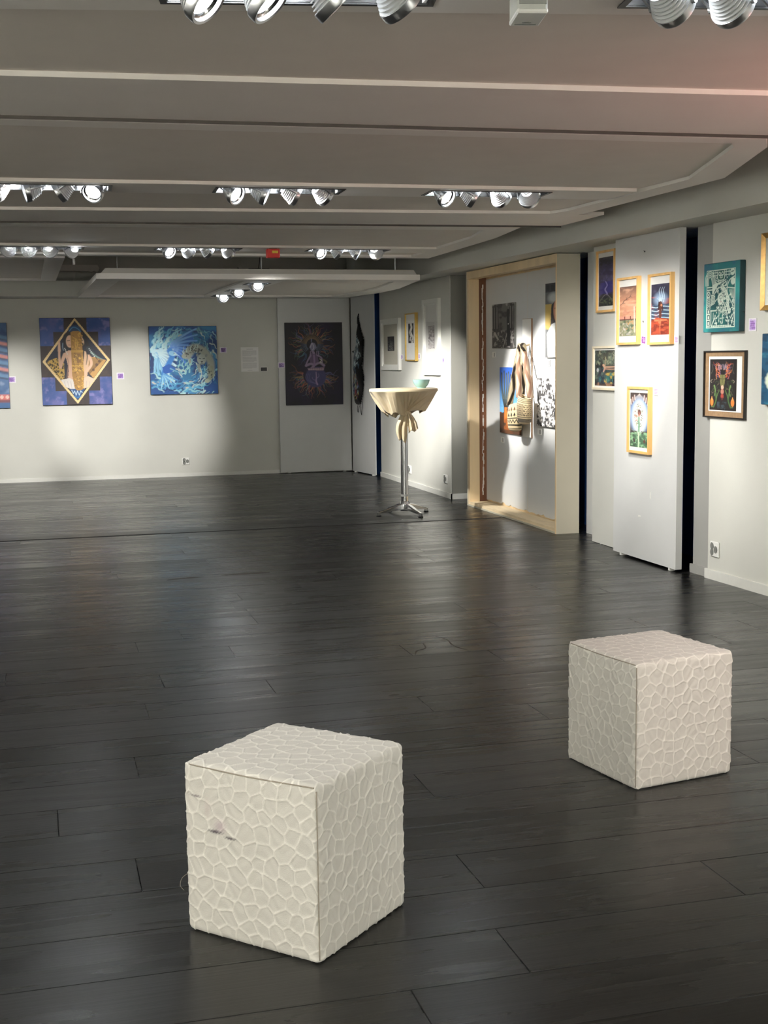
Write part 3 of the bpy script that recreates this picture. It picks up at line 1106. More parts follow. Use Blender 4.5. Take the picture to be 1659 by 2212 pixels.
def art_cactus():
    c = Cv(70, 116, (50, 96, 186))
    c.grad(.15, .62, (120, 184, 236), .95)
    c.grad(.1, -.3, (30, 62, 150), .8)
    for x, y0, x1_, w in ((.1, .1, .2, .07), (.22, .07, .24, .07), (.33, .1, .3, .06), (.42, .08, .36, .06), (.52, .12, .42, .06), (.6, .2, .5, .05), (.72, .2, .52, .05)):
        c.line([(x, y0), (x + .01, .3), (x1_ - .02, .5), (.28, .64)], w, (58, 66, 62), .95, w1=.08)
        c.line([(x - .012, y0 + .02), (x - .005, .3), (x1_ - .03, .48)], .016, (126, 134, 124), .8)
    c.line([(.27, .58), (.27, .8)], .14, (50, 48, 44))
    c.poly([(0, .68), (.35, .7), (.6, .6), (1, .58), (1, 1), (0, 1)], (150, 84, 40))
    c.noise(7, 121, (214, 120, 50), .45, .62, .95, box_=(.25, .95, .62, .88))
    c.noise(9, 122, (62, 50, 40), .5, .66, .9, box_=(0, 1, .6, 1))
    c.poly([(0, .7), (.2, .68), (.2, .95), (0, 1)], (44, 36, 30), .85)
    c.rect(0, 1, .94, 1, (70, 48, 34), .8)
    return c


def art_portrait():
    c = Cv(60, 150, (96, 98, 100))
    c.rect(0, 1, 0, .12, (56, 56, 58))
    for x in (.1, .45, .8):
        c.rect(x, x + .24, .03, .1, (34, 34, 36))
    c.ell(.65, .2, .4, .16, (200, 206, 206), .8, 0, .8)
    c.rect(0, .5, .28, .62, (198, 170, 96))
    c.poly([(.48, .3), (.9, .22), (1, .3), (1, .6), (.4, .62), (.45, .45)], (52, 46, 46))
    c.ell(.86, .37, .22, .36, (196, 140, 112), 1, 0, .15)
    c.line([(.75, .345), (.85, .34)], .04, (70, 44, 38))
    c.line([(.92, .35), (.95, .4), (.88, .41)], .03, (150, 96, 78))
    c.line([(.8, .44), (.95, .44)], .04, (150, 66, 60))
    c.poly([(.1, .68), (.5, .55), (1, .52), (1, 1), (.2, 1)], (206, 208, 206))
    for i in range(6):
        c.line([(.3 + .1 * i, .6), (.3 + .12 * i, 1)], .03, (176, 178, 178), .7)
    c.rect(0, .14, .6, 1, (120, 122, 122), .6)
    return c


def art_drips():
    c = Cv(70, 116, (236, 234, 232))
    c.noise(22, 131, (30, 30, 34), .47, .53, .95, sx=1, sy=.32)
    c.noise(34, 132, (24, 24, 28), .5, .55, .9, sx=1, sy=.4, box_=(0, 1, .5, 1))
    c.noise(8, 133, (240, 238, 236), .56, .66, .7)
    c.line([(.2, .16), (.3, .3), (.5, .34), (.78, .26)], .026, (24, 24, 28), w1=.014)
    c.line([(.4, .36), (.6, .42), (.9, .42)], .018, (30, 30, 34))
    c.poly([(.86, .74), (1, .7), (1, .98), (.9, .96)], (226, 216, 204))
    return c


def art_card(seed, col=(150, 110, 190)):
    c = Cv(26, 24, (240, 236, 244))
    c.rect(.17, .85, .16, .86, col)
    c.noise(6, seed, (206, 180, 232), .45, .65, .9, box_=(.17, .85, .16, .86))
    for i in range(4):
        c.line([(.25, .26 + .16 * i), (.6 + .2 * ((seed + i) % 2), .26 + .16 * i)], .05, (96, 70, 140), .8)
    return c


def art_sheet():
    c = Cv(60, 85, (244, 244, 242))
    r = random.Random(2)
    c.line([(.34, .085), (.68, .085)], .022, (110, 110, 112), .8)
    y = .15
    for para in (7, 6, 7):
        for i in range(para):
            x1_ = .88 if i < para - 1 else r.uniform(.4, .8)
            x = .1
            while x < x1_:
                L = r.uniform(.04, .12)
                c.line([(x, y), (min(x + L, x1_), y)], .017, (130, 130, 134), .75, sm=False)
                x += L + .018
            y += .034
        y += .03
    c.line([(.38, .95), (.62, .95)], .016, (130, 130, 134), .7)
    return c

# ------------------------------------------------------------------ materials of the setting
M_WALL = mat('wall_paint', lin(208, 208, 201), .75, var=.02, scale=3, bump=.03, bscale=220)
M_PANEL = mat('grey_panel_paint', lin(212, 213, 212), .6, var=.02, scale=4, bump=.02, bscale=200)
M_CEIL = mat('ceiling_plaster', lin(222, 218, 210), .85, var=.02, scale=3)
M_RIM = mat('white_panel_paint', lin(242, 239, 233), .8, var=.015, scale=3)
M_INSET = mat('acoustic_felt', lin(226, 220, 211), .9, var=.02, scale=5, bump=.05, bscale=260)
M_BASE = mat('white_baseboard_paint', lin(226, 226, 220), .5, var=.02)
M_NAVY = mat('navy_wall_paint', lin(34, 78, 142), .8, var=.05)
M_DARK = mat('dark_void_paint', lin(120, 116, 104), .9, var=.08, scale=2)
M_BLACK = mat('black_metal', lin(26, 27, 29), .45, var=.1)
M_SILVER = mat('brushed_aluminium', lin(205, 207, 210), .3, metal=1.0, var=.05)
M_CHROME = mat('polished_aluminium', lin(225, 226, 228), .12, metal=1.0, var=.02)
M_WHITEPL = mat('white_plastic', lin(236, 236, 232), .4, var=.01)
M_GREYPL = mat('grey_plastic', lin(120, 122, 118), .5, var=.05)
M_PINE = mat('pale_pine', lin(228, 204, 164), .5, var=.12, scale=6, stretch=(1, 1, .12), bump=.02)
M_OAK = mat('light_oak_frame', lin(226, 180, 112), .45, var=.12, scale=14, stretch=(1, 1, .15), bump=.02)
M_GOLD = mat('gilt_wood', lin(186, 146, 84), .35, metal=.6, var=.15, scale=40, bump=.1)
M_BRASS = mat('brass_edge', lin(206, 172, 92), .35, metal=.5, var=.1, scale=30)
M_BLKWOOD = mat('black_frame_wood', lin(30, 27, 26), .4, var=.1)
M_WHITEWOOD = mat('white_frame_wood', lin(238, 238, 232), .5, var=.02)
M_MATBOARD = mat('white_mat_board', lin(240, 239, 234), .8, var=.01, scale=80)
M_CREAMMAT = mat('cream_mat_board', lin(226, 222, 206), .8, var=.02, scale=60)
M_BRONZEMAT = mat('bronze_cloth_mat', lin(150, 122, 92), .6, var=.15, scale=60, bump=.05)
M_RUST = mat('rust_brown_board', lin(112, 70, 44), .7, var=.3, scale=10, stretch=(1, 1, .2))
M_OSB = mat('raw_sill_board', lin(228, 208, 172), .7, var=.1, scale=18, stretch=(1, .3, 1))
M_GREYBOX = mat('grey_box_paint', lin(190, 184, 166), .6, var=.02, scale=5)
M_CANVAS_SIDE = mat('dark_canvas_edge', lin(30, 32, 40), .7, var=.1)
M_TEAL_SIDE = mat('teal_canvas_edge', lin(26, 66, 72), .6, var=.3, scale=12, stretch=(1, 1, .4))
M_PAINT = paint_mat('oil_paint', .5, .06, 300)
M_PRINT = paint_mat('print_ink', .6, .0, 100)
M_LENS = mat('lit_lamp_lens', (1, 1, 1), .3, var=0, emit=16.0)
M_RED = mat('red_plastic', lin(196, 34, 26), .4, var=.05)


M_FLANGE = mat('flange_paint', lin(182, 179, 172), .8, var=.02, scale=3)
M_RETURN_GREY = mat('grey_return', lin(128, 127, 120), .7, var=.02, scale=4)
M_STRIP_GREY = mat('grey_strip', lin(158, 158, 154), .6, var=.02, scale=4)
M_SHADOWLINE = mat('dark_shadow_line', lin(70, 66, 62), .8, var=.05)


# ------------------------------------------------------------------ the setting: floor, walls, bulkheads, ceiling
def wood_mat(name, per_island):
    mt = bpy.data.materials.new(name)
    mt.use_nodes = True
    nt = mt.node_tree
    b = nt.nodes['Principled BSDF']
    N, L = nt.nodes.new, nt.links.new
    if per_island:
        g = N('ShaderNodeNewGeometry')
        rnd_out = g.outputs['Random Per Island']
    else:
        g = N('ShaderNodeObjectInfo')
        rnd_out = g.outputs['Random']
    geo = N('ShaderNodeNewGeometry')
    mul = N('ShaderNodeMath'); mul.operation = 'MULTIPLY'; mul.inputs[1].default_value = 73.0
    L(rnd_out, mul.inputs[0])
    cmb = N('ShaderNodeCombineXYZ'); L(mul.outputs[0], cmb.inputs[0]); L(mul.outputs[0], cmb.inputs[2])
    add = N('ShaderNodeVectorMath'); add.operation = 'ADD'
    L(geo.outputs['Position'], add.inputs[0]); L(cmb.outputs[0], add.inputs[1])

    def noise(sx, sy, sc, det, dist=0.0):
        mp = N('ShaderNodeMapping'); mp.inputs['Scale'].default_value = (sx, sy, 1)
        L(add.outputs[0], mp.inputs['Vector'])
        n = N('ShaderNodeTexNoise'); n.inputs['Scale'].default_value = sc; n.inputs['Detail'].default_value = det
        n.inputs['Distortion'].default_value = dist
        L(mp.outputs[0], n.inputs['Vector'])
        return n
    grain = noise(1.2, 34, 3.0, 6, .35)
    fig = noise(.7, 7, 2.0, 4, .8)
    # colour: near-black stain, each board a little different
    rp = N('ShaderNodeValToRGB')
    rp.color_ramp.elements[0].position = .25; rp.color_ramp.elements[0].color = (.0036, .0037, .0037, 1)
    rp.color_ramp.elements[1].position = .85; rp.color_ramp.elements[1].color = (.0115, .0116, .0114, 1)
    mix = N('ShaderNodeMath'); mix.operation = 'MULTIPLY_ADD'; mix.inputs[1].default_value = .55
    L(grain.outputs['Fac'], mix.inputs[0])
    h2 = N('ShaderNodeMath'); h2.operation = 'MULTIPLY'; h2.inputs[1].default_value = .45
    L(rnd_out, h2.inputs[0]); L(h2.outputs[0], mix.inputs[2])
    L(mix.outputs[0], rp.inputs['Fac'])
    L(rp.outputs[0], b.inputs['Base Color'])
    # gloss varies with the grain and from board to board
    r1 = N('ShaderNodeMapRange')
    r1.inputs['From Min'].default_value = .3; r1.inputs['From Max'].default_value = .7
    r1.inputs['To Min'].default_value = .21; r1.inputs['To Max'].default_value = .31
    L(fig.outputs['Fac'], r1.inputs['Value'])
    r2 = N('ShaderNodeMath'); r2.operation = 'MULTIPLY_ADD'; r2.inputs[1].default_value = .06
    L(rnd_out, r2.inputs[0]); L(r1.outputs[0], r2.inputs[2])
    L(r2.outputs[0], b.inputs['Roughness'])
    b.inputs['Specular IOR Level'].default_value = .36
    bp = N('ShaderNodeBump'); bp.inputs['Strength'].default_value = .30; bp.inputs['Distance'].default_value = .0012
    L(grain.outputs['Fac'], bp.inputs['Height'])
    L(bp.outputs[0], b.inputs['Normal'])
    return mt


M_WOOD = wood_mat('black_stained_oak', False)
M_WOOD2 = wood_mat('black_stained_oak_far', True)
M_SUB = mat('black_subfloor', (.003, .003, .003), .8, var=.1)

floor = obj('floor', boxbm(-6, 4.9, -4.2, 16.6, -.12, -.0165), M_SUB)
struct(floor)
PW, GAP = .2465, .0016
PZ = .0005


def plank_mesh(length):
    key = round(length, 2)
    if key not in ART:
        bm = boxbm(0, key - GAP, 0, PW - GAP, -.016, PZ)
        top = [e for e in bm.edges if all(abs(v.co.z - PZ) < 1e-5 for v in e.verts)]
        bmesh.ops.bevel(bm, geom=top, offset=.0011, segments=1, affect='EDGES')
        me = bpy.data.meshes.new('plank')
        bm.to_mesh(me)
        bm.free()
        me.materials.append(M_WOOD)
        ART[key] = me
    return ART[key]


LEN = [1.2, 1.6, 1.9, 2.2]
JOINT = {3: 1.07, 5: 1.13, 6: .23, 7: 1.0, 4: 1.78, 11: 1.93, 10: .3, 14: .96, 13: .4, 19: .7, 17: .9}   # joints seen in the photo, by row
far_bm = bmesh.new()
Y0 = 2.705 - 3 * PW
n_plank = 0
for row in range(-26, 60):
    y = Y0 + row * PW
    if y < -4.1 or y > 16.35:
        continue
    if 10.62 < y < 10.9:                       # the wider dark joint across the whole room
        pass
    rr = random.Random(row * 7 + 3)
    x = -5.95 + rr.uniform(0, 1.2) - 1.2
    jt = JOINT.get(row)
    if jt is not None:
        x = jt - 2.2 * 3
    while x < 4.6:
        L = rr.choice(LEN) if jt is None else 2.2
        xa, xb = max(x, -5.98), min(x + L, 4.85)
        # individually laid boards where the photo lets you tell them apart
        vis = (y > 1.9 and y < 9.95 and xb > -.2 - .03 * max(0, y - 2) and xa < .258 / .96 * y + .30 * y + .25 and xa < 4.3)
        if xb - xa > .05:
            if vis and xa == x and xb == x + L:
                o = bpy.data.objects.new('plank', plank_mesh(L))
                COL.objects.link(o)
                o.parent = floor
                o.location = (xa, y, 0)
                n_plank += 1
            else:
                y1 = y + PW - GAP - (.016 if abs(y + PW - 10.845) < .13 else 0)
                box(far_bm, xa, xb - GAP, y, y1, -.016, PZ)
        x += L
fp = obj('distant_planks', far_bm, M_WOOD2, floor)
fp['kind'] = 'stuff'


def slab(name, x0, x1, y0, y1, z0, z1, material=None, parent=None):
    return struct(obj(name, boxbm(x0, x1, y0, y1, z0, z1), material or M_WALL, parent))


slab('ceiling', -6.1, 4.9, -4.3, 16.7, 2.78, 2.9, M_CEIL)
slab('wall_far', -6, 4.9, 16.16, 16.4, -.05, 2.8)
slab('wall_left', -6.1, -5, -4.2, 16.6, -.05, 2.8)
slab('wall_back', -6, 4.9, -4.2, -4.0, -.05, 2.8)
slab('wall_behind', 4.5, 4.62, -4, 16.2, -.05, 2.8, M_NAVY)
slab('baseboard_far', -5, 2.98, 16.146, 16.16, 0, .045, M_BASE)
slab('trim_3', -5, 4.0, 10.815, 10.865, -.01, .0012, mat('black_joint_profile', (.002, .002, .002), .75, var=.1))
# far bulkhead and the one along the right wall
slab('trim_1', -5, 4.5, 15.6, 16.16, 2.19, 2.37)
tb = bmesh.new()
prism(tb, [(3.9, -4), (4.5, -4), (4.5, 15.6), (3.76, 15.6), (3.77, 12), (3.85, 8.5), (3.88, 5)], 2.243, 2.79)
struct(obj('trim_2', tb, M_WALL))
# right wall, far section with its return
slab('wall_right_far', 4.065, 4.235, 12.475, 15.215, -.02, 2.243)
slab('wall_right_return', 4.07, 4.5, 12.455, 12.475, -.02, 2.243, M_RETURN_GREY)  # return face is a darker grey than the wall it closes
bb = bmesh.new()
box(bb, 4.053, 4.065, 12.443, 15.22, 0, .055)
box(bb, 4.053, 4.28, 12.443, 12.455, 0, .055)
struct(obj('baseboard_right_far', bb, M_BASE))
slab('wall_blue', 4.0, 4.5, 15.50, 15.56, -.02, 2.3, M_NAVY)
# the nook between the plywood box and the sliding panels
slab('wall_right_nook', 4.30, 4.36, 8.62, 9.66, 0, 2.3, M_PANEL)
# near section: two planes, the strip by the opening stands back a little
k = .037
w1 = bmesh.new()
prism(w1, [(4.1487, 7.42), (4.147 + 11.46 * k, -4), (4.75, -4), (4.4, 7.42)], -.02, 2.7)
struct(obj('wall_right_near', w1, M_WALL))
slab('wall_right_strip', 4.166, 4.39, 7.421, 7.645, -.02, 2.6, M_STRIP_GREY)  # strip and its baseboard are a darker grey than the wall beside
b1 = bmesh.new()
prism(b1, [(4.1355, 7.438), (4.134 + 11.46 * k, -4), (4.149 + 11.46 * k, -4), (4.150, 7.438)], 0, .062)
struct(obj('baseboard_right_near', b1, M_BASE))
slab('baseboard_right_strip', 4.153, 4.166, 7.45, 7.665, 0, .058, M_STRIP_GREY)

# ------------------------------------------------------------------ sliding wall panels


def sliding(name, label, pts, z0, z1, material=None):
    t = thing(name, label, 'wall panel', (pts[0][0], pts[0][1], 0))
    bm = prism(bmesh.new(), [(x - pts[0][0], y - pts[0][1]) for x, y in pts], z0, z1)
    obj('panel_board', bm, material or M_PANEL, t)
    (ax, ay), (bx, by) = pts[0], pts[1]
    for f in (.12, .9):
        g = boxbm(-.02, .02, -.012, .012, 0, z0 + .002)
        o = obj('foot_roller', g, M_WHITEPL, t)
        mx, my = .5 * (pts[3][0] - ax), .5 * (pts[3][1] - ay)
        o.location = ((bx - ax) * f + mx, (by - ay) * f + my, 0)
    return t


sliding('sliding_panel', 'grey sliding wall panel at the far end, behind the dark violet painting', [(2.986, 16.095), (3.897, 16.05), (3.90, 16.10), (2.99, 16.145)], .014, 2.188)
sliding('sliding_panel', 'narrow edge-on grey sliding panel with a black garment hung on it', [(3.897, 15.985), (4.0, 15.24), (4.012, 15.242), (3.909, 15.987)], .014, 2.243)
sliding('sliding_panel', 'pale sliding panel set back beside the plywood box, half hidden behind another panel', [(4.14, 9.193), (4.14, 7.95), (4.185, 7.95), (4.185, 9.193)], .004, 2.243, M_WALL)
sliding('sliding_panel', 'large grey sliding panel on the right carrying three wood-framed pictures', [(4.042, 8.604), (4.053, 7.672), (4.098, 7.672), (4.087, 8.604)], .018, 2.243)

# ------------------------------------------------------------------ plywood box niche
nb = thing('display_niche', 'open plywood box niche with pale wooden frame and white back wall', 'display box', (4.04, 10.78, 0))
yL, yR, H = 11.9 - 10.78, 9.672 - 10.78, 2.236
obj('side_board', boxbm(0, .20, yR, yR + .02, 0, H), M_GREYBOX, nb)['label'] = 'grey painted side board'
obj('edge_strip', boxbm(-.003, .0, yR - .001, yR + .02, 0, H), M_PINE, nb)
obj('side_board', boxbm(0, .23, yL - .02, yL, 0, H), M_GREYBOX, nb)
obj('inner_post', boxbm(.004, .105, yL - .068, yL - .02, .04, 2.165), M_PINE, nb)
obj('corner_strip', boxbm(.105, .181, yL - .058, yL - .02, .03, 2.18), M_RUST, nb)['label'] = 'rust brown corner strip with white plaster smears'
pl = bmesh.new()
rr = random.Random(3)
for i in range(60):
    z = .1 + i * .0335
    if rr.random() < .95:
        w = rr.uniform(.004, .014)
        xx = .14 + rr.uniform(-.006, .006)
        box(pl, xx, xx + w, yL - .0605, yL - .0575, z, z + .04)
o = obj('plaster_smear', pl, M_WHITEPL, nb)
o['kind'] = 'stuff'
obj('header_beam', boxbm(.0, .10, yR + .02, yL - .02, 2.168, H), M_PINE, nb)
obj('header_beam', boxbm(.1, .18, yR + .02, yL - .02, 2.19, H), M_PINE, nb)
obj('sill_board', boxbm(.006, .185, yR + .02, yL - .02, .014, .04), M_OSB, nb)
obj('sill_board', boxbm(.0, .03, yR + .02, yL - .02, 0, .014), M_GREYBOX, nb)
seam = 10.756 - 10.78
for (ya, yb, sd) in ((yR + .02, seam - .002, 1), (seam + .002, yL - .03, 2)):
    bm = bmesh.new()
    n = 26
    rr = random.Random(sd)
    ys = [ya + (yb - ya) * i / n for i in range(n + 1)]
    zb = [.05 + .012 * rr.random() + (.02 if rr.random() < .15 else 0) for _ in ys]
    zt = [2.165 - .004 * rr.random() for _ in ys]
    lo = [bm.verts.new((.18, y, z)) for y, z in zip(ys, zb)]
    hi = [bm.verts.new((.18, y, z)) for y, z in zip(ys, zt)]
    lo2 = [bm.verts.new((.19, y, z)) for y, z in zip(ys, zb)]
    hi2 = [bm.verts.new((.19, y, z)) for y, z in zip(ys, zt)]
    for i in range(n):
        bm.faces.new((lo[i], lo[i + 1], hi[i + 1], hi[i]))
        bm.faces.new((lo[i], lo2[i], lo2[i + 1], lo[i + 1]))
        bm.faces.new((hi[i], hi[i + 1], hi2[i + 1], hi2[i]))
    obj('back_board', bm, M_PANEL, nb)
obj('back_plywood', boxbm(.19, .198, yR + .02, yL - .02, .02, H), M_PINE, nb)
wr = tube(bmesh.new(), [(.06, yR + .03, 2.16), (.08, yR + .06, 2.20), (.1, yR + .05, 2.12), (.12, yR + .09, 2.06), (.13, yR + .07, 2.02)], .0018, 5)
obj('loose_wire', wr, M_BLACK, nb)


# ------------------------------------------------------------------ ceiling sails with their spotlight fixtures
def bar_cells(xs, openx, hw, ho, yc, z0, z1, along_y=False):
    """welded bar with rectangular openings; xs: sorted breakpoints, openx: set of cell indices that are open in the middle"""
    ys = [-hw, -ho, ho, hw]
    bm = bmesh.new()
    V = {}

    def vt(i, j, k):
        if (i, j, k) not in V:
            p = (xs[i], yc(xs[i]) + ys[j], (z0, z1)[k])
            if along_y:
                p = (p[1], p[0], p[2])
            V[(i, j, k)] = bm.verts.new(p)
        return V[(i, j, k)]
    cells = {(i, j) for i in range(len(xs) - 1) for j in range(3) if not (j == 1 and i in openx)}
    for i, j in cells:
        bm.faces.new((vt(i, j, 0), vt(i, j + 1, 0), vt(i + 1, j + 1, 0), vt(i + 1, j, 0)))
        bm.faces.new((vt(i, j, 1), vt(i + 1, j, 1), vt(i + 1, j + 1, 1), vt(i, j + 1, 1)))
        for (di, dj, a, b) in ((-1, 0, (i, j), (i, j + 1)), (1, 0, (i + 1, j), (i + 1, j + 1)), (0, -1, (i, j), (i + 1, j)), (0, 1, (i, j + 1), (i + 1, j + 1))):
            if (i + di, j + dj) not in cells:
                bm.faces.new((vt(*a, 0), vt(*b, 0), vt(*b, 1), vt(*a, 1)))
    return bm


def sail(label, outer, inner, insets, z, bar, rods=(), thick=.05, flange=None):
    cx = sum(p[0] for p in outer) / len(outer)
    cy = sum(p[1] for p in outer) / len(outer)
    t = thing('ceiling_sail', label, 'ceiling panel', (cx, cy, z))
    loc = lambda L: [(x - cx, y - cy) for x, y in L]
    obj('rim', ring_prism(bmesh.new(), loc(outer), loc(inner), 0, thick), M_RIM, t)
    for poly in insets:
        obj('felt_inset', prism(bmesh.new(), loc(poly), .018, .03), M_INSET, t)
    if bar:
        o = obj('lamp_bar', bar, M_RIM, t)
        o.location = (-cx, -cy, -z)
    if flange:
        o = obj('front_flange', flange, M_FLANGE, t)
        o.location = (-cx, -cy, -z)
    for (x, y) in rods:
        bm = tube(bmesh.new(), [(x - cx, y - cy, thick - .005), (x - cx, y - cy, 2.785 - z)], .005, 6)
        lathe(bm, [(.0, thick), (.018, thick), (.018, thick + .03), (0, thick + .03)], 8, x - cx, y - cy)
        obj('hanger_rod', bm, M_SILVER, t)
    return t


LAMP_ME = {}


def lamp_meshes():
    if LAMP_ME:
        return LAMP_ME
    # aim along -z; the bezel hangs below, the finned back above
    prof = [(0, .075), (.018, .075), (.018, .07)]
    for i in range(7):
        z = .066 - i * .0095
        r0 = .022 + .0042 * i
        prof += [(r0, z), (r0 + .010, z - .001), (r0 + .010, z - .004), (r0 + .002, z - .005)]
    prof += [(.05, -.002), (.044, -.002), (.04, .004), (0, .006)]
    LAMP_ME['housing'] = obj('tmp', lathe(bmesh.new(), prof, 28), mat('lamp_housing_alloy', lin(232, 234, 236), .3, metal=.35, var=.03), smooth=False)
    LAMP_ME['bezel'] = obj('tmp', lathe(bmesh.new(), [(.047, -.004), (.049, -.018), (.056, -.02), (.0585, -.014), (.0585, .006), (.053, .008), (.05, .0)], 36, close=True), M_SILVER, smooth=True)
    LAMP_ME['lens'] = obj('tmp', lathe(bmesh.new(), [(0, .001), (.025, .0005), (.039, -.001)], 32), M_LENS, smooth=True)
    bk = bmesh.new()
    for s in (-1, 1):
        tube(bk, [(s * .0605, 0, 0), (s * .062, 0, .03), (s * .058, 0, .07), (s * .04, 0, .088)], .0045, 6)
        lathe(bk, [(0, -.006), (.009, -.006), (.009, .006), (0, .006)], 10, mtx=Matrix.Translation((s * .0615, 0, 0)) @ Matrix.Rotation(PI / 2, 4, 'Y'))
    box(bk, -.045, .045, -.008, .008, .085, .091)
    LAMP_ME['bracket'] = obj('tmp', bk, M_SILVER)
    LAMP_ME['reflector_ring'] = obj('tmp', lathe(bmesh.new(), [(.0385, .0), (.044, -.006), (.0485, -.008)], 32), M_CHROME, smooth=True)
    for kx in list(LAMP_ME):
        o = LAMP_ME[kx]
        me = o.data
        bpy.data.objects.remove(o)
        me.name = kx
        LAMP_ME[kx] = me
    return LAMP_ME


def fixture(label, x, y, z, rotz, lamps, length=.67, width=.2, group='four-lamp ceiling spotlights'):
    """recessed black trough with gimbal lamps; lamps: list of (offset along the trough, target, watts, cone)"""
    LM = lamp_meshes()
    t = thing('ceiling_spotlight', label, 'spotlight', (x, y, z), rotz, group)
    hl, hw = length / 2, width / 2
    bm = bmesh.new()
    for a in ((-hl, -hl + .006, -hw, hw), (hl - .006, hl, -hw, hw), (-hl, hl, -hw, -hw + .006), (-hl, hl, hw - .006, hw)):
        box(bm, a[0], a[1], a[2], a[3], 0, .13)
    box(bm, -hl, hl, -hw, hw, .13, .136)
    obj('trough', bm, M_BLACK, t)
    fl_ = ring_prism(bmesh.new(), [(-hl - .014, -hw - .012), (hl + .014, -hw - .012), (hl + .014, hw + .012), (-hl - .014, hw + .012)],
                     [(-hl + .004, -hw + .004), (hl - .004, -hw + .004), (hl - .004, hw - .004), (-hl + .004, hw - .004)], -.004, .001)
    obj('trough_frame', fl_, M_BLACK, t)
    ca, sa = math.cos(rotz), math.sin(rotz)
    for off, tgt, pw, cone in lamps:
        c = Vector((x + ca * off, y + sa * off, z - .022))
        d = (Vector(tgt) - c).normalized()
        q = (-d).to_track_quat('Z', 'Y')
        L = bpy.data.objects.new('lamp', LM['housing'])
        COL.objects.link(L)
        L.parent = t
        L.rotation_mode = 'QUATERNION'
        L.rotation_quaternion = Matrix.Rotation(-rotz, 3, 'Z').to_quaternion() @ q
        L.location = (off, 0, -.022)
        for kx in ('bezel', 'lens', 'bracket', 'reflector_ring'):
            o = bpy.data.objects.new(kx, LM[kx])
            COL.objects.link(o)
            o.parent = L
        if pw:
            spot(c + d * .035, tgt, pw, cone)
            # a little light leaks backwards through the reflector into the trough
            ld = bpy.data.lights.new('reflector_leak', 'POINT')
            ld.energy = 7.0
            ld.shadow_soft_size = .012
            ld.color = (.92, .97, 1.0)
            lo = bpy.data.objects.new('reflector_leak', ld)
            COL.objects.link(lo)
            lo.location = c - d * .095
    return t


LO = (-.235, -.08, .085, .25)
ZA = 2.341


def row_sail(label, near, far, yl_n, yl_f, pts_right, inner_right, yc, slope, centers, xl=-3.6, inn=(.13, .125), hwb=.185):
    """sail running across the room: near/far edge lines, right hand corner points, bar with fixture openings"""
    outer = [(xl, near(xl)), *pts_right, (xl, far(xl))]
    xin = xl + .2
    inner = [(xin, near(xin) + inn[0]), *inner_right, (xin, far(xin) - inn[1])]
    ycf = lambda x: yc - slope * x
    xr = inner_right[0][2] if len(inner_right[0]) > 2 else max(p[0] for p in inner_right)
    return outer, inner, ycf


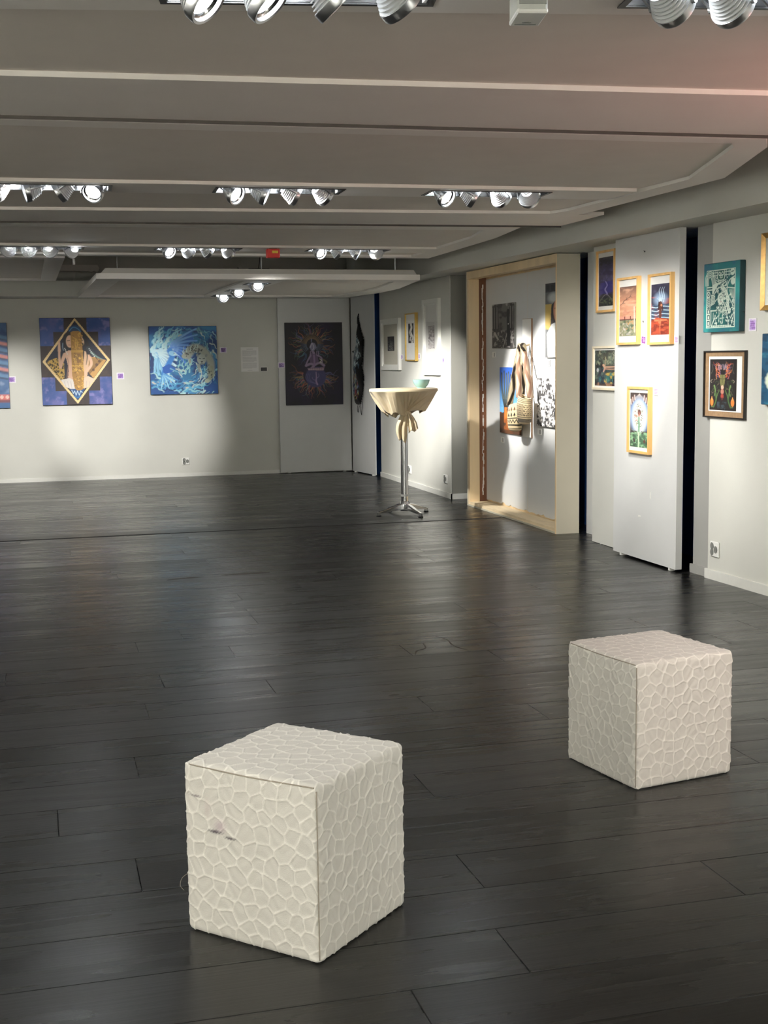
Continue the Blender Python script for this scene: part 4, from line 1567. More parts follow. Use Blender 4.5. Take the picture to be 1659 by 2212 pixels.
# sail B, the middle one in the photo
def make_sails():
    FX = []
    # ---- row B
    nB = lambda x: 5.175 - .043 * (x + .07)
    fB = lambda x: 8.30 - .075 * x
    outer = [(-3.6, nB(-3.6)), (3.06, 5.04), (3.19, 5.24), (3.52, 6.19), (3.48, 7.9), (3.39, 8.06), (-3.6, fB(-3.6))]
    inner = [(-3.4, nB(-3.4) + .13), (2.98, 5.18), (3.04, 5.27), (3.36, 6.27), (3.31, 7.75), (3.26, 7.92), (-3.4, fB(-3.4) - .125)]
    yc = lambda x: 7.1 - .04 * x
    cs_ = [-2.36, -1.13, .10, 1.33, 2.50]
    xs, op = [-3.4], set()
    for c in cs_:
        xs += [c - .33, c + .33]
        op.add(len(xs) - 2)
    xs += [3.31]
    bar = bar_cells(xs, op, .19, .1, yc, ZA, ZA + .03)
    hw = .19
    ins1 = [inner[0], inner[1], inner[2], inner[3], (3.33, yc(3.33) - hw), (-3.4, yc(-3.4) - hw)]
    ins2 = [(-3.4, yc(-3.4) + hw), (3.33, yc(3.33) + hw), inner[4], inner[5], inner[6]]
    sail('wide white ceiling sail across the middle of the room, chamfered at its right end', outer, inner, [ins1, ins2], ZA, bar, rods=[(0, 6), (2.8, 6), (2.8, 7.8), (-3, 7)])
    TB = {
        -2.36: [(-4.9, 7, 1.2), (-4.9, 6, 1.2), (-4.9, 8, 1.2), (-3, 9, 0)],
        -1.13: [(-4.9, 8, 1.2), (.0, 16.1, 1.2), (-4.9, 9, 1.2), (-1, 5, 0)],
        .10: [(-3.5, 5.5, 0), (-4.9, 6.6, 1.0), (-3.5, 8, 0), (-.6, 5.4, .9)],
        1.33: [(2.4, 5.6, 1.2), (4.2, 6.3, .9), (4.15, 7.2, 1.1), (4.05, 8.1, .8)],
        2.50: [(3.4, 5.4, 1.0), (4.15, 6.7, 1.3), (4.05, 8.0, 1.3), (4.14, 9.1, 1.0)],
    }
    PB = {-2.36: (300, 500, 0, 0), -1.13: (150, 0, 0, 0), .10: (20, 150, 20, 10), 1.33: (8, 130, 120, 210), 2.50: (8, 80, 70, 190)}
    nm = {-2.36: 'four-lamp recessed spotlight of the middle row, left of the frame', -1.13: 'four-lamp recessed spotlight of the middle row, just left of the frame',
          .10: 'leftmost four-lamp recessed spotlight in the middle row', 1.33: 'centre four-lamp recessed spotlight in the middle row', 2.50: 'rightmost four-lamp recessed spotlight in the middle row'}
    for c in cs_[1:]:
        fixture(nm[c], c, yc(c), ZA, -.04, [(o, tg, p, 50) for o, tg, p in zip(LO, TB[c], PB[c])])
    c = cs_[0]
    fixture(nm[c], c, yc(c), ZA, -.04, [(o, tg, p, 40) for o, tg, p in zip(LO, TB[c], PB[c])])
    # ---- row A, farther
    nA = lambda x: 8.95 - .05 * x
    fA = lambda x: 11.64
    outer = [(-3.6, nA(-3.6)), (3.39, 8.78), (3.50, 9.6), (3.58, 11.62), (-3.6, 11.64)]
    inner = [(-3.4, nA(-3.4) + .22), (3.2, 9.0), (3.31, 9.62), (3.37, 11.46), (-3.4, 11.46)]
    yc = lambda x: 10.82
    cs_ = [-1.13, .10, 1.36, 2.62]
    xs, op = [-3.4], set()
    for c in cs_:
        xs += [c - .33, c + .33]
        op.add(len(xs) - 2)
    xs += [3.35]
    bar = bar_cells(xs, op, .2, .1, yc, ZA, ZA + .03)
    ins1 = [inner[0], inner[1], inner[2], (3.335, 10.62), (-3.4, 10.62)]
    ins2 = [(-3.4, 11.02), (3.352, 11.02), inner[3], inner[4]]
    sail('white ceiling sail behind the middle one, its right edge running along the bulkhead', outer, inner, [ins1, ins2], ZA, bar, rods=[(0, 9.6), (3, 9.6), (3, 11.4), (-3, 10)])
    TA = {
        -1.13: [(-4.9, 9.5, 1.2), (-.5, 16.1, .7), (-3.0, 16.1, 1.1), (-2.2, 16.1, 1.1)],
        .10: [(-.55, 16.1, .7), (.3, 16.1, .8), (1.2, 16.1, .75), (-1.5, 16.1, 1.1)],
        1.36: [(2.2, 9.2, 1.2), (4.06, 14.1, .75), (3.05, 11.3, 1.15), (4.06, 13.2, .75)],
        2.62: [(3.4, 9.0, 1.2), (4.2, 10.9, 1.2), (4.2, 10.3, 1.3), (4.06, 12.9, 1.0)],
    }
    PA = {-1.13: (0, 250, 250, 150), .10: (560, 300, 950, 100), 1.36: (20, 560, 460, 560), 2.62: (20, 420, 400, 420)}
    nm = {-1.13: 'four-lamp recessed spotlight of the far row, left of the frame', .10: 'leftmost four-lamp recessed spotlight in the far row',
          1.36: 'centre four-lamp recessed spotlight in the far row', 2.62: 'rightmost four-lamp recessed spotlight in the far row'}
    for c in cs_:
        fixture(nm[c], c, 10.82, ZA, 0, [(o, tg, p, 24 if c < 1 else 30) for o, tg, p in zip(LO, TA[c], PA[c])])
    # ---- row C, overhead at the top of the picture
    fC = lambda x: 4.525 - .075 * x
    outer = [(-3.6, 1.9), (2.9, 1.4), (3.2, 2.2), (3.1, 4.1), (2.95, 4.30), (-3.6, fC(-3.6))]
    inner = [(-3.4, 2.1), (2.75, 1.65), (3.0, 2.3), (2.93, 4.02), (2.83, 4.19), (-3.4, fC(-3.4) - .12)]
    yc = lambda x: 3.40 - .18 * x
    cs_ = [-.5, .68, 1.845]
    xs, op = [-3.4], set()
    for c in cs_:
        xs += [c - .33, c + .33]
        op.add(len(xs) - 2)
    xs += [2.95]
    bar = bar_cells(xs, op, .19, .1, yc, ZA, ZA + .03)
    ins1 = [inner[0], inner[1], inner[2], (2.96, yc(2.96) - .19), (-3.4, yc(-3.4) - .19)]
    ins2 = [(-3.4, yc(-3.4) + .19), (2.94, yc(2.94) + .19), inner[3], inner[4], inner[5]]
    sail('nearest white ceiling sail, cut off by the top of the picture', outer, inner, [ins1, ins2], ZA, bar, rods=[(0, 2.4), (2.5, 2.4), (2.5, 4.0), (-3, 3)])
    TC = {-.5: [(-.3, 1.2, 0), (.5, 2.8, .3), (-3, 3, 0), (-4.9, 4, 1)],
          .68: [(1.65, 2.55, 1.0), (1.75, 2.75, .95), (2.1, 3.28, .95), (2.4, 3.85, 1.0)],
          1.845: [(2.75, 3.75, 1.75), (2.9, 3.65, 1.75), (4.2, 3.9, 1.3), (4.25, 3, 1.3)]}
    PC = {-.5: (0, 60, 0, 250), .68: (25, 25, 25, 60), 1.845: (40, 40, 120, 120)}
    nm = {-.5: 'four-lamp recessed spotlight overhead, left of the frame', .68: 'four-lamp recessed spotlight at the top edge, large bright rings',
          1.845: 'four-lamp recessed spotlight cut off at the top right corner'}
    for c in cs_:
        fixture(nm[c], c, yc(c), ZA, -.178, [(o, tg, p, 45) for o, tg, p in zip(LO, TC[c], PC[c])])
    # ---- low sail D by the far wall: bar along the depth
    zD = 2.16
    outer = [(.585, 11.83), (3.575, 11.88), (3.80, 13.4), (3.82, 14.3), (3.68, 15.35), (.545, 15.25)]
    inner = [(.80, 12.12), (3.40, 12.16), (3.56, 13.45), (3.57, 14.2), (3.46, 15.1), (.75, 15.05)]
    xs, op = [12.1], set()
    fy = [12.55, 13.75, 14.85]
    for c in fy:
        xs += [c - .17, c + .17]
        op.add(len(xs) - 2)
    xs += [15.1]
    bar = bar_cells(xs, op, .18, .1, lambda v: 2.13, zD, zD + .03, along_y=True)
    ins1 = [inner[0], (1.95, 12.135), (1.95, 15.07), inner[5]]
    ins2 = [(2.31, 12.14), inner[1], inner[2], inner[3], inner[4], (2.31, 15.08)]
    fg = bmesh.new()
    A = [(.585, 11.83, zD + .004), (3.575, 11.88, zD + .004), (3.52, 11.90, zD + .095), (.665, 11.85, zD + .095)]
    a = [fg.verts.new(p) for p in A]
    b = [fg.verts.new((p[0], p[1] + .012, p[2])) for p in A]
    fg.faces.new(a)
    fg.faces.new(b[::-1])
    for i in range(4):
        fg.faces.new((a[i], a[(i + 1) % 4], b[(i + 1) % 4], b[i]))
    tD = sail('low hanging white ceiling sail at the far end, slanted left side', outer, inner, [ins1, ins2], zD, bar, rods=[(.8, 12.3), (2.13, 12.25), (3.45, 12.3)], flange=fg)
    TD = [[(2.0, 7.5, .0), (1.35, 16.1, 1.0)], [(1.9, 8.5, .4), (1.75, 16.1, 1.2)], [(1.95, 10, .2), (3.4, 16.05, 1.0)]]
    PD = [(2, 40), (2, 0), (0, 4)]
    for i, c in enumerate(fy):
        fixture(('two-lamp spotlight in the low sail, nearest of its three', 'two-lamp spotlight in the low sail, middle of its three', 'two-lamp spotlight in the low sail, nearest the far wall')[i],
                2.13, c, zD, PI / 2, [(-.08, TD[i][0], PD[i][0], 60), (.08, TD[i][1], PD[i][1], 30 if i == 0 else 60)], .34, .2, 'two-lamp spotlights in the low sail')
    # small cable tangle on the low sail
    bm = tube(bmesh.new(), [(1.86, 12.2, 2.23), (1.9, 12.2, 2.29), (1.94, 12.22, 2.235), (2.02, 12.2, 2.25), (2.06, 12.22, 2.23), (2.1, 12.24, 2.28), (2.12, 12.25, 2.40)], .004, 6)
    o = obj('cable', bm, M_BLACK, tD)
    o.location = (-tD.location.x, -tD.location.y, -tD.location.z)
    bm = boxbm(1.84, 2.05, 12.16, 12.26, 2.2, 2.245)
    o = obj('driver_box', bm, M_BLACK, tD)
    o.location = (-tD.location.x, -tD.location.y, -tD.location.z)
    # ---- sail E at the far left
    outer = [(-3.4, 11.84), (.323, 11.84), (.303, 15.21), (-3.4, 15.24)]
    inner = [(-3.2, 12.05), (.155, 12.05), (.137, 15.05), (-3.2, 15.06)]
    sail('white ceiling sail at the far left, next to the low one', outer, inner, [inner], ZA, None, rods=[(-.2, 12.2), (.1, 15), (-3, 13)])
    # ---- flat boards closing the gaps between sails
    for lab, pts in (('flat ceiling board between the nearest and the middle sail', [(-3.6, fC(-3.6) + .012), (3.4, fC(3.4) + .012), (3.4, nB(3.4) - .004), (-3.6, nB(-3.6) - .004)]),
                     ('flat ceiling board between the middle sail and the one behind it', [(-3.6, fB(-3.6) + .012), (3.69, fB(3.69) + .012), (3.69, nA(3.69) - .004), (-3.6, nA(-3.6) - .004)])):
        cx = sum(p[0] for p in pts) / 4
        cy = sum(p[1] for p in pts) / 4
        t = thing('ceiling_board', lab, 'ceiling panel', (cx, cy, 2.354))
        obj('board', prism(bmesh.new(), [(x - cx, y - cy) for x, y in pts], 0, .02), M_RIM, t)
        e = [(x - cx, y - cy) for x, y in pts[2:]]
        obj('shadow_line', prism(bmesh.new(), [e[0], e[1], (e[1][0], e[1][1] - .006), (e[0][0], e[0][1] - .006)], -.0125, .0), M_SHADOWLINE, t)  # dark strip paints the shadow line along the next sail's near edge
        for sx in (-2, 2):
            obj('hanger_rod', tube(bmesh.new(), [(sx, 0, .015), (sx, 0, .426)], .005, 6), M_SILVER, t)


make_sails()

# ------------------------------------------------------------------ pictures on the walls
def face_grid(name, cv, w, h, y, material, parent, z0=0.0, x0=0.0):
    H, W = cv.H, cv.W
    X = x0 + np.linspace(-w / 2, w / 2, W)
    Z = z0 + np.linspace(0, h, H)
    P = np.empty((H, W, 3))
    P[..., 0] = X[None]
    P[..., 1] = y
    P[..., 2] = Z[:, None]
    me = grid_mesh(name, P, np.clip(cv.a[::-1], 0, 1))
    return link(name, me, material, parent)


def wall_thing(name, label, cat, wall, u, z, group=None):
    """wall: 'far' (u = x) or ('right', X, extra turn) (u = y)"""
    if wall[0] == 'far':
        return thing(name, label, cat, (u, wall[1], z), wall[2] if len(wall) > 2 else 0, group)
    return thing(name, label, cat, (wall[1], u, z), -PI / 2 + (wall[2] if len(wall) > 2 else 0), group)


def canvas(label, cv, w, h, d, wall, u, z, side=None, name='canvas_painting'):
    t = wall_thing(name, label, 'painting', wall, u, z)
    bm = boxbm(-w / 2, w / 2, -d, -.001, 0, h, .003)
    obj('stretcher', bm, side or M_CANVAS_SIDE, t)
    face_grid('painted_face', cv, w - .004, h - .004, -d - .0006, M_PAINT, t, .002)
    return t


def frame_ring(bm, w, h, fw, y0, y1, z0=0.0, bev=0.0):
    """mitred frame in the xz plane between depths y0 (wall) and y1 (front)"""
    o = [(-w / 2, z0), (w / 2, z0), (w / 2, z0 + h), (-w / 2, z0 + h)]
    i = [(-w / 2 + fw, z0 + fw), (w / 2 - fw, z0 + fw), (w / 2 - fw, z0 + h - fw), (-w / 2 + fw, z0 + h - fw)]
    V = lambda L, y: [bm.verts.new((x, y, z)) for x, z in L]
    ib = [(x * (1 - bev / w * 2), z) for x, z in i]
    a, b, c, d = V(o, y0), V(o, y1), V(i, y1 + bev), V(i, y0)
    for k_ in range(4):
        j = (k_ + 1) % 4
        bm.faces.new((a[k_], a[j], b[j], b[k_]))
        bm.faces.new((b[k_], b[j], c[j], c[k_]))
        bm.faces.new((c[k_], c[j], d[j], d[k_]))
        bm.faces.new((d[k_], d[j], a[j], a[k_]))
    return bm


def framed(label, cv, w, h, d, wall, u, z, fmat, fw, mat_m, img, glass=True, bev=0.0, side=None, cat='framed picture', steps=None):
    """img: (x0, x1, z0, z1) fractions of the opening taken by the print"""
    t = wall_thing('framed_picture', label, cat, wall, u, z)
    obj('frame', frame_ring(bmesh.new(), w, h, fw, -.001, -d, 0, bev), fmat, t)
    if steps:
        obj('inner_moulding', frame_ring(bmesh.new(), w - 2 * fw + .002, h - 2 * fw + .002, steps, .0, -d * .62, fw - .001), fmat, t)
        fw = fw + steps
    ow, oh = w - 2 * fw, h - 2 * fw
    dep = min(d - .008, .014) if not steps else d * .62
    obj('mat_board', boxbm(-ow / 2 - .001, ow / 2 + .001, -d + dep, -d + dep + .004, fw - .001, h - fw + .001), mat_m, t)
    iw, ih = (img[1] - img[0]) * ow, (img[3] - img[2]) * oh
    face_grid('print', cv, iw, ih, -d + dep - .001, M_PRINT, t, fw + img[2] * oh, -ow / 2 + (img[0] + img[1]) / 2 * ow)
    if glass:
        gz = -d + max(.003, dep - .006)
        g = bmesh.new()
        g.faces.new([g.verts.new((x, gz, zz)) for x, zz in ((-ow / 2, fw), (ow / 2, fw), (ow / 2, h - fw), (-ow / 2, h - fw))])
        obj('glass_pane', g, glass_mat(), t)
    return t


FAR = ('far', 16.16)
P3W = lambda x: ('far', 16.095 - (x - 2.986) * .0494 - .0005, -.0494)
P2 = lambda y: ('right', 4.042 + (8.604 - y) * .0118 - .0005, .0118)
P1 = ('right', 4.14)
LW = ('right', 4.065)
NW = lambda y: ('right', 4.147 + (7.465 - y) * .037 + .0, .037)

canvas('painting in blue and rose stripes cut off by the left edge of the picture', art_edge(), .62, 1.01, .04, FAR, -.575, .897)
canvas('painting of two seated figures in a gold diamond behind a carved golden slab', art_diamond(), .822, 1.037, .06, FAR, .522, .922)
canvas('blue painting of a bird and a spotted cat in swirling flames', art_wings(), .826, .83, .06, FAR, 1.808, 1.023)
canvas('dark violet painting of a seated figure on a sphere with curling flames', art_sphere(), .73, 1.03, .022, P3W(3.432), 3.432, .856)

# wood-framed prints on the sliding panels
PR = (.03, .97, .09, .91)
framed('wood-framed sunset picture with two dark birds, left of the pair', art_sunset(), .322, .465, .03, P2(8.36), 8.36, 1.505, M_OAK, .016, M_MATBOARD, (.03, .97, .10, .89))
framed('wood-framed picture of a pale blue spirit over red earth, right of the pair', art_spirit(), .322, .466, .03, P2(7.89), 7.89, 1.50, M_OAK, .016, M_MATBOARD, (.05, .95, .11, .88))
framed('wood-framed picture of a flowering tree in a white glow, lowest on the large panel', art_aura(), .326, .458, .03, P2(8.18), 8.18, .757, M_OAK, .016, M_MATBOARD, (.04, .97, .06, .94))
framed('tall wood-framed dark violet night picture, topmost on the set back panel', art_night(), .318, .452, .03, P1, 8.93, 1.75, M_OAK, .016, M_MATBOARD, (.04, .96, .07, .92))
framed('pale-framed green forest picture with a reclining figure, under the violet night one', art_grove(), .43, .325, .03, P1, 8.935, 1.176, mat('bleached_frame_wood', lin(238, 226, 200), .5, var=.04, scale=20, stretch=(1, 1, .2)), .016, M_MATBOARD, (.03, .99, .05, .95))
# near right wall
wy = 7.249
canvas('teal and white line-cut painting on a deep canvas, upper right wall', art_linocut(), .407, .425, .04, NW(wy), wy, 1.567, M_TEAL_SIDE)
wy = 7.243
framed('black-framed picture of mirrored faces with orange flowers and a bronze mat', art_faces(), .472, .419, .02, NW(wy), wy, 1.034, M_BLKWOOD, .009, M_BRONZEMAT, (.13, .80, .10, .89), glass=False)
wy = 6.56
framed('gilt-framed picture cut off by the right edge of the photo', art_sepia(), .56, .444, .035, NW(wy), wy, 1.682, M_GOLD, .03, M_MATBOARD, (.08, .92, .14, .85), bev=.012)
wy = 6.60
canvas('dark blue painting of a white spiral shell at the right edge', art_shell(), .43, .414, .03, NW(wy), wy, 1.134)
# the white mat that shows beside the mirrored faces picture's print
# far right wall
framed('white-framed small dark etching, left of the three beside the bar table', art_etch(140), .785, .592, .035, LW, 14.66, 1.292, M_WHITEWOOD, .045, M_CREAMMAT, (.28, .72, .34, .70), steps=.02)
framed('narrow brass-edged black and white figure print, middle of the three', art_figure(), .40, .523, .035, LW, 13.8, 1.396, M_BRASS, .014, M_MATBOARD, (.22, .78, .37, .80))
framed('tall white-framed pale grey etching, right of the three and largest', art_etch(150, False), .56, .786, .035, LW, 13.06, 1.25, M_WHITEWOOD, .045, M_MATBOARD, (.24, .74, .32, .68), steps=.018)


# white mat inside the mirrored-faces picture
def add_inner_mat():
    for o in bpy.data.objects:
        if o.get('label', '').startswith('black-framed picture of mirrored'):
            d = .02
            g = boxbm(-.236 + .055, .236 - .045, -d + .0095, -d + .0115, .042, .419 - .036)
            obj('inner_mat', g, M_MATBOARD, o)
            for ch in o.children:
                if ch.name.startswith('print'):
                    ch.location.y = -.003


add_inner_mat()


# ------------------------------------------------------------------ cards, text sheet, outlets, nails
def card(label, wall, u, z, w, h, seed, col=(150, 110, 190), tilt=0.0):
    t = wall_thing('label_card', label, 'label card', wall, u, z, 'artwork label cards')
    if tilt:
        t.rotation_euler[1] = tilt
    obj('card', boxbm(-w / 2, w / 2, -.003, -.0002, 0, h), M_WHITEPL, t)
    face_grid('printed_face', art_card(seed, col), w - .002, h - .002, -.0035, M_PRINT, t, .001)
    return t


card('small white card with purple print right of the cut-off painting at the left edge', FAR, -.235, 1.198, .095, .076, 1)
card('small white card with purple print right of the diamond painting', FAR, 1.041, 1.22, .089, .078, 2)
card('small white card with purple print right of the blue bird and cat painting', FAR, 2.306, 1.523, .084, .07, 3, (120, 92, 150))
card('small white card with purple print left of the dark violet painting', P3W(3.021), 3.021, 1.325, .088, .07, 4, (130, 110, 160))
card('tilted white card with violet print between the two upper wood frames', P2(8.157), 8.157, 1.503, .08, .064, 5, (140, 60, 150), .1)
card('pinkish card right of the blue spirit picture', P2(7.695), 7.695, 1.504, .06, .052, 6, (226, 190, 216))
card('pinkish card at the upper right of the flowering tree picture', P2(7.966), 7.966, 1.16, .07, .053, 7, (226, 196, 220))
card('white card with violet print right of the teal line-cut painting', NW(6.96), 6.96, 1.565, .082, .077, 8, (176, 130, 210))
card('small card right of the small dark etching', LW, 14.236, 1.414, .077, .055, 9, (120, 110, 150))
card('small card right of the brass-edged print', LW, 13.558, 1.418, .07, .06, 10, (180, 170, 200))
card('small card right of the tall white-framed etching', LW, 12.695, 1.373, .078, .058, 11, (150, 140, 180))

t = wall_thing('text_sheet', 'white sheet of grey printed text on the far wall', 'notice', FAR, 2.634, 1.285)
obj('paper', boxbm(-.111, .111, -.003, -.0002, 0, .305), M_MATBOARD, t)
face_grid('printed_text', art_sheet(), .218, .301, -.0035, M_PRINT, t, .002)
t = wall_thing('label_card', 'small black card with white edge beside the text sheet', 'label card', FAR, 2.809, 1.287)
obj('card', boxbm(-.044, .044, -.003, -.0002, 0, .054), M_WHITEPL, t)
obj('black_field', boxbm(-.039, .039, -.004, -.002, .004, .049), M_BLACK, t)


def outlet(label, wall, u, z, w=.092, h=.088):
    t = wall_thing('wall_outlet', label, 'outlet', wall, u, z, 'white wall outlets')
    obj('plate', boxbm(-w / 2, w / 2, -.012, -.0002, 0, h, .004), M_WHITEPL, t)
    for (a, b) in ((-.2, .2), (-.2, -.2), (.22, 0)):
        bm = lathe(bmesh.new(), [(0, .0), (.017, .0), (.019, .003), (.0, .003)], 14)
        bmesh.ops.transform(bm, matrix=Matrix.Translation((a * w, -.0125, h / 2 + b * h)) @ Matrix.Rotation(PI / 2, 4, 'X') @ Matrix.Scale(1.25, 4, (0, 1, 0)), verts=bm.verts)
        obj('socket', bm, M_GREYPL, t)
    return t


outlet('square white wall outlet low on the far wall', FAR, 1.799, .147)
outlet('white wall outlet on the right wall behind the bar table, farther of two', LW, 13.964, .138, .12, .092)
outlet('white wall outlet on the right wall beside the plywood box, nearer of two', LW, 12.64, .145, .11, .092)
outlet('white wall outlet low on the near right wall', NW(7.33), 7.33, .15, .102, .098)

# picture hook and nails left in the walls
for lab, wall, u, z in (('bent nail high on the large sliding panel', P2(8.147), 8.147, 2.13), ('small bent nail between the two upper wood frames', P2(8.157), 8.157, 1.66), ('black hook on the near right wall above the card', NW(7.05), 7.05, 1.685)):
    t = wall_thing('bent_nail', lab, 'nail', wall, u, z)
    obj('shank', tube(bmesh.new(), [(0, .002, 0), (0, -.012, .002), (.018, -.016, -.004), (.022, -.014, -.009)], .002, 5), M_BLACK, t)
for lab, u, z, w, h in (('short white scratch mark on the lower part of the large sliding panel', 8.035, .455, .008, .045), ('small white scuff near the foot of the large sliding panel', 8.195, .312, .034, .01)):
    t = wall_thing('filler_patch', lab, 'patch', P2(u), u, z)
    obj('patch', boxbm(-w / 2, w / 2, -.0015, .001, 0, h), M_MATBOARD, t)

# ------------------------------------------------------------------ inside the plywood box: photographs, plank, two woven bags
NB = ('right', 4.22)


def photo(label, cv, u0, u1, z0, z1, d=.018):
    w, h = u0 - u1, z1 - z0
    t = wall_thing('photo_panel', label, 'photograph', NB, (u0 + u1) / 2, z0)
    obj('backing', boxbm(-w / 2, w / 2, -d, -.0005, 0, h), M_GREYPL, t)
    face_grid('photo_print', cv, w - .002, h - .002, -d - .0005, M_PRINT, t, .001)


photo('black and white photograph of a dark figure on rails, upper left in the box', art_rails(), 11.62, 11.035, 1.51, 1.916)
photo('colour photograph of a tall cactus against blue sky in the box', art_cactus(), 11.42, 10.86, .728, 1.335)
photo('portrait photograph of a person in white cloth, partly hidden by the box side', art_portrait(), 10.305, 10.03, 1.42, 2.035)
photo('black and white abstract photograph lower right in the box', art_drips(), 10.5, 9.9, .835, 1.245)
for lab, u, z in (('tiny white card under the rails photograph', 11.617, 1.425), ('tiny white card under the cactus photograph', 11.39, .635), ('tiny white card under the portrait photograph', 10.265, 1.35), ('tiny white card under the abstract photograph', 10.47, .757)):
    t = wall_thing('caption_card', lab, 'label card', NB, u, z)
    obj('card', boxbm(-.04, .04, -.006, -.0002, 0, .052), M_MATBOARD, t)
    obj('caption_lines', boxbm(.012, .03, -.0068, -.005, .008, .044), M_GREYPL, t)
t = wall_thing('hook_plank', 'narrow white upright plank with brown shaded edges that the woven bags hang from', 'plank', NB, 10.745, .722)
obj('plank_board', boxbm(-.105, .105, -.014, -.0005, 0, 1.035), M_MATBOARD, t)
obj('shaded_edge', boxbm(.105, .108, -.0145, -.0005, -.003, 1.038), mat('shaded_plank_edge', lin(150, 120, 96), .7, var=.2, scale=30, stretch=(1, 1, .2)), t)  # brown strips colour in the shade on the plank's right and top edges
obj('shaded_edge', boxbm(-.105, .105, -.0145, -.0005, 1.035, 1.038), MATS['shaded_plank_edge'], t)
obj('hook', tube(bmesh.new(), [(.065, -.012, .815), (.065, -.05, .80), (.065, -.10, .80), (.065, -.115, .825)], .008, 8), M_PINE, t)

M_WEAVE = paint_mat('woven_cotton', .9, .35, 420, .1, .2)


def bag_paint(nu, nv, kind):
    c = Cv(nu, nv, (218, 196, 156))
    dk, br = (22, 18, 16), (104, 72, 54)
    if kind == 0:
        for y in (.05, .11, .17, .72, .79):
            c.line([(0, y), (1, y)], .012, dk, sm=False)
        for i in range(34):
            for r_ in range(6):
                x, y = i / 34 + (r_ % 2) / 68, .22 + .075 * r_
                c.poly([(x, y), (x + .026, y + .03), (x + .018, y + .058), (x + .03, y + .075), (x + .004, y + .066), (x + .008, y + .038)], dk)
                c.line([(x + .014, y + .02), (x + .02, y + .05)], .004, br)
        c.rect(0, 1, .8, .9, (108, 98, 84))
    else:
        c.rect(0, 1, .5, .53, dk)
        c.rect(0, 1, .74, .78, dk)
        for i in range(13):
            x = i / 13
            for r_ in range(2):
                y = .1 + .2 * r_
                c.poly([(x, y + .16), (x + .035, y), (x + .07, y + .16), (x + .05, y + .12), (x + .035, y + .18), (x + .02, y + .12)], dk if r_ else br)
            c.line([(x, .57), (x + .038, .68), (x + .077, .57)], .016, dk, sm=False)
        c.rect(0, 1, .86, .88, dk)
    return c


def woven_bag(label, yc_, xc, zb, w, d, h, kind, hook, strap_w, lean):
    """bucket bag: body, open rim and a long ribbon strap up to the hook; local x = right in the view, -y = into the room"""
    t = wall_thing('woven_bag', label, 'bag', ('right', xc), yc_, zb, None)
    nu, nv = 120, 60
    P = np.empty((nv, nu, 3))
    for j in range(nv):
        v = j / (nv - 1)                       # 0 top
        z = h * (1 - v)
        prof = 1.0 * (.86 + .2 * math.sin(PI * min(1, v * 1.05)) ** .8) if v < .86 else 1.02 * math.sqrt(max(0, 1 - ((v - .86) / .14) ** 2)) * .93 + .02
        for i in range(nu):
            a = 2 * PI * i / nu
            wob = 1 + .05 * math.sin(3 * a + 4 * v) * math.sin(PI * v)
            P[j, i] = (w / 2 * prof * wob * math.cos(a) + lean * v * .4 * h, d / 2 * prof * wob * math.sin(a), z + .018 * math.cos(a) * (1 - v) * (1 if kind else -1))
    c = bag_paint(nu, nv, kind)
    me = grid_mesh('bag_body', P, c.a, wrap_u=True)
    o = link('bag_body', me, M_WEAVE, t)
    sol = o.modifiers.new('cloth_thickness', 'SOLIDIFY')
    sol.thickness = .006
    # strap: ribbon from one rim side over the hook to the other rim side
    hx, hy, hz = hook
    e0 = np.array([-w * .36, -d * .24, h * .97])
    e1 = np.array([w * .38, d * .26, h * .97])
    hk = np.array([hx, hy, hz])
    L = [e0, e0 + (hk - e0) * .5 + np.array([-.012, -.008, -.02]), hk + np.array([-.02, -.012, -.06]), hk + np.array([0, 0, .012]),
         hk + np.array([.02, .014, -.06]), e1 + (hk - e1) * .5 + np.array([.012, .008, -.02]), e1]
    pts = np.array(smooth_pts(L, 22))
    n = len(pts)
    k_ = 17
    R = np.empty((n, k_, 3))
    for i, p in enumerate(pts):
        side = np.array([.25 if i < n / 2 else .1, 1.0, 0])
        side /= np.linalg.norm(side)
        for q in range(k_):
            s = (q / (k_ - 1) - .5) * strap_w
            R[i, q] = p + side * s + np.array([.008 * math.cos(PI * (q / (k_ - 1) - .5)), 0, 0])
    cs2 = Cv(k_ * 6, n, (236, 218, 182) if kind == 1 else (214, 186, 160))
    for q in range(5):
        y = q / 5
        cs2.line([(.12, y), (.85, y + .1), (.12, y + .2)], .09, (50, 42, 36) if kind else (150, 116, 96), sm=False)
    cs2.line([(.04, 0), (.04, 1)], .06, (44, 36, 32), sm=False)
    cs2.line([(.96, 0), (.96, 1)], .06, (44, 36, 32), sm=False)
    colr = cs2.a[:, np.linspace(0, k_ * 6 - 1, k_).astype(int)]
    me = grid_mesh('strap', R, colr)
    o = link('strap', me, M_WEAVE, t)
    sol = o.modifiers.new('strap_thickness', 'SOLIDIFY')
    sol.thickness = .005
    return t


woven_bag('woven brown and cream bag with small zigzags, hanging higher and to the right', 10.53, 4.10, .85, .20, .09, .235, 0, (-.15, .03, .684), .052, .05)
woven_bag('woven cream bag with arrow patterns, hanging lower and left over the cactus photo', 10.79, 4.115, .775, .22, .09, .235, 1, (.11, .015, .759), .055, -.05)

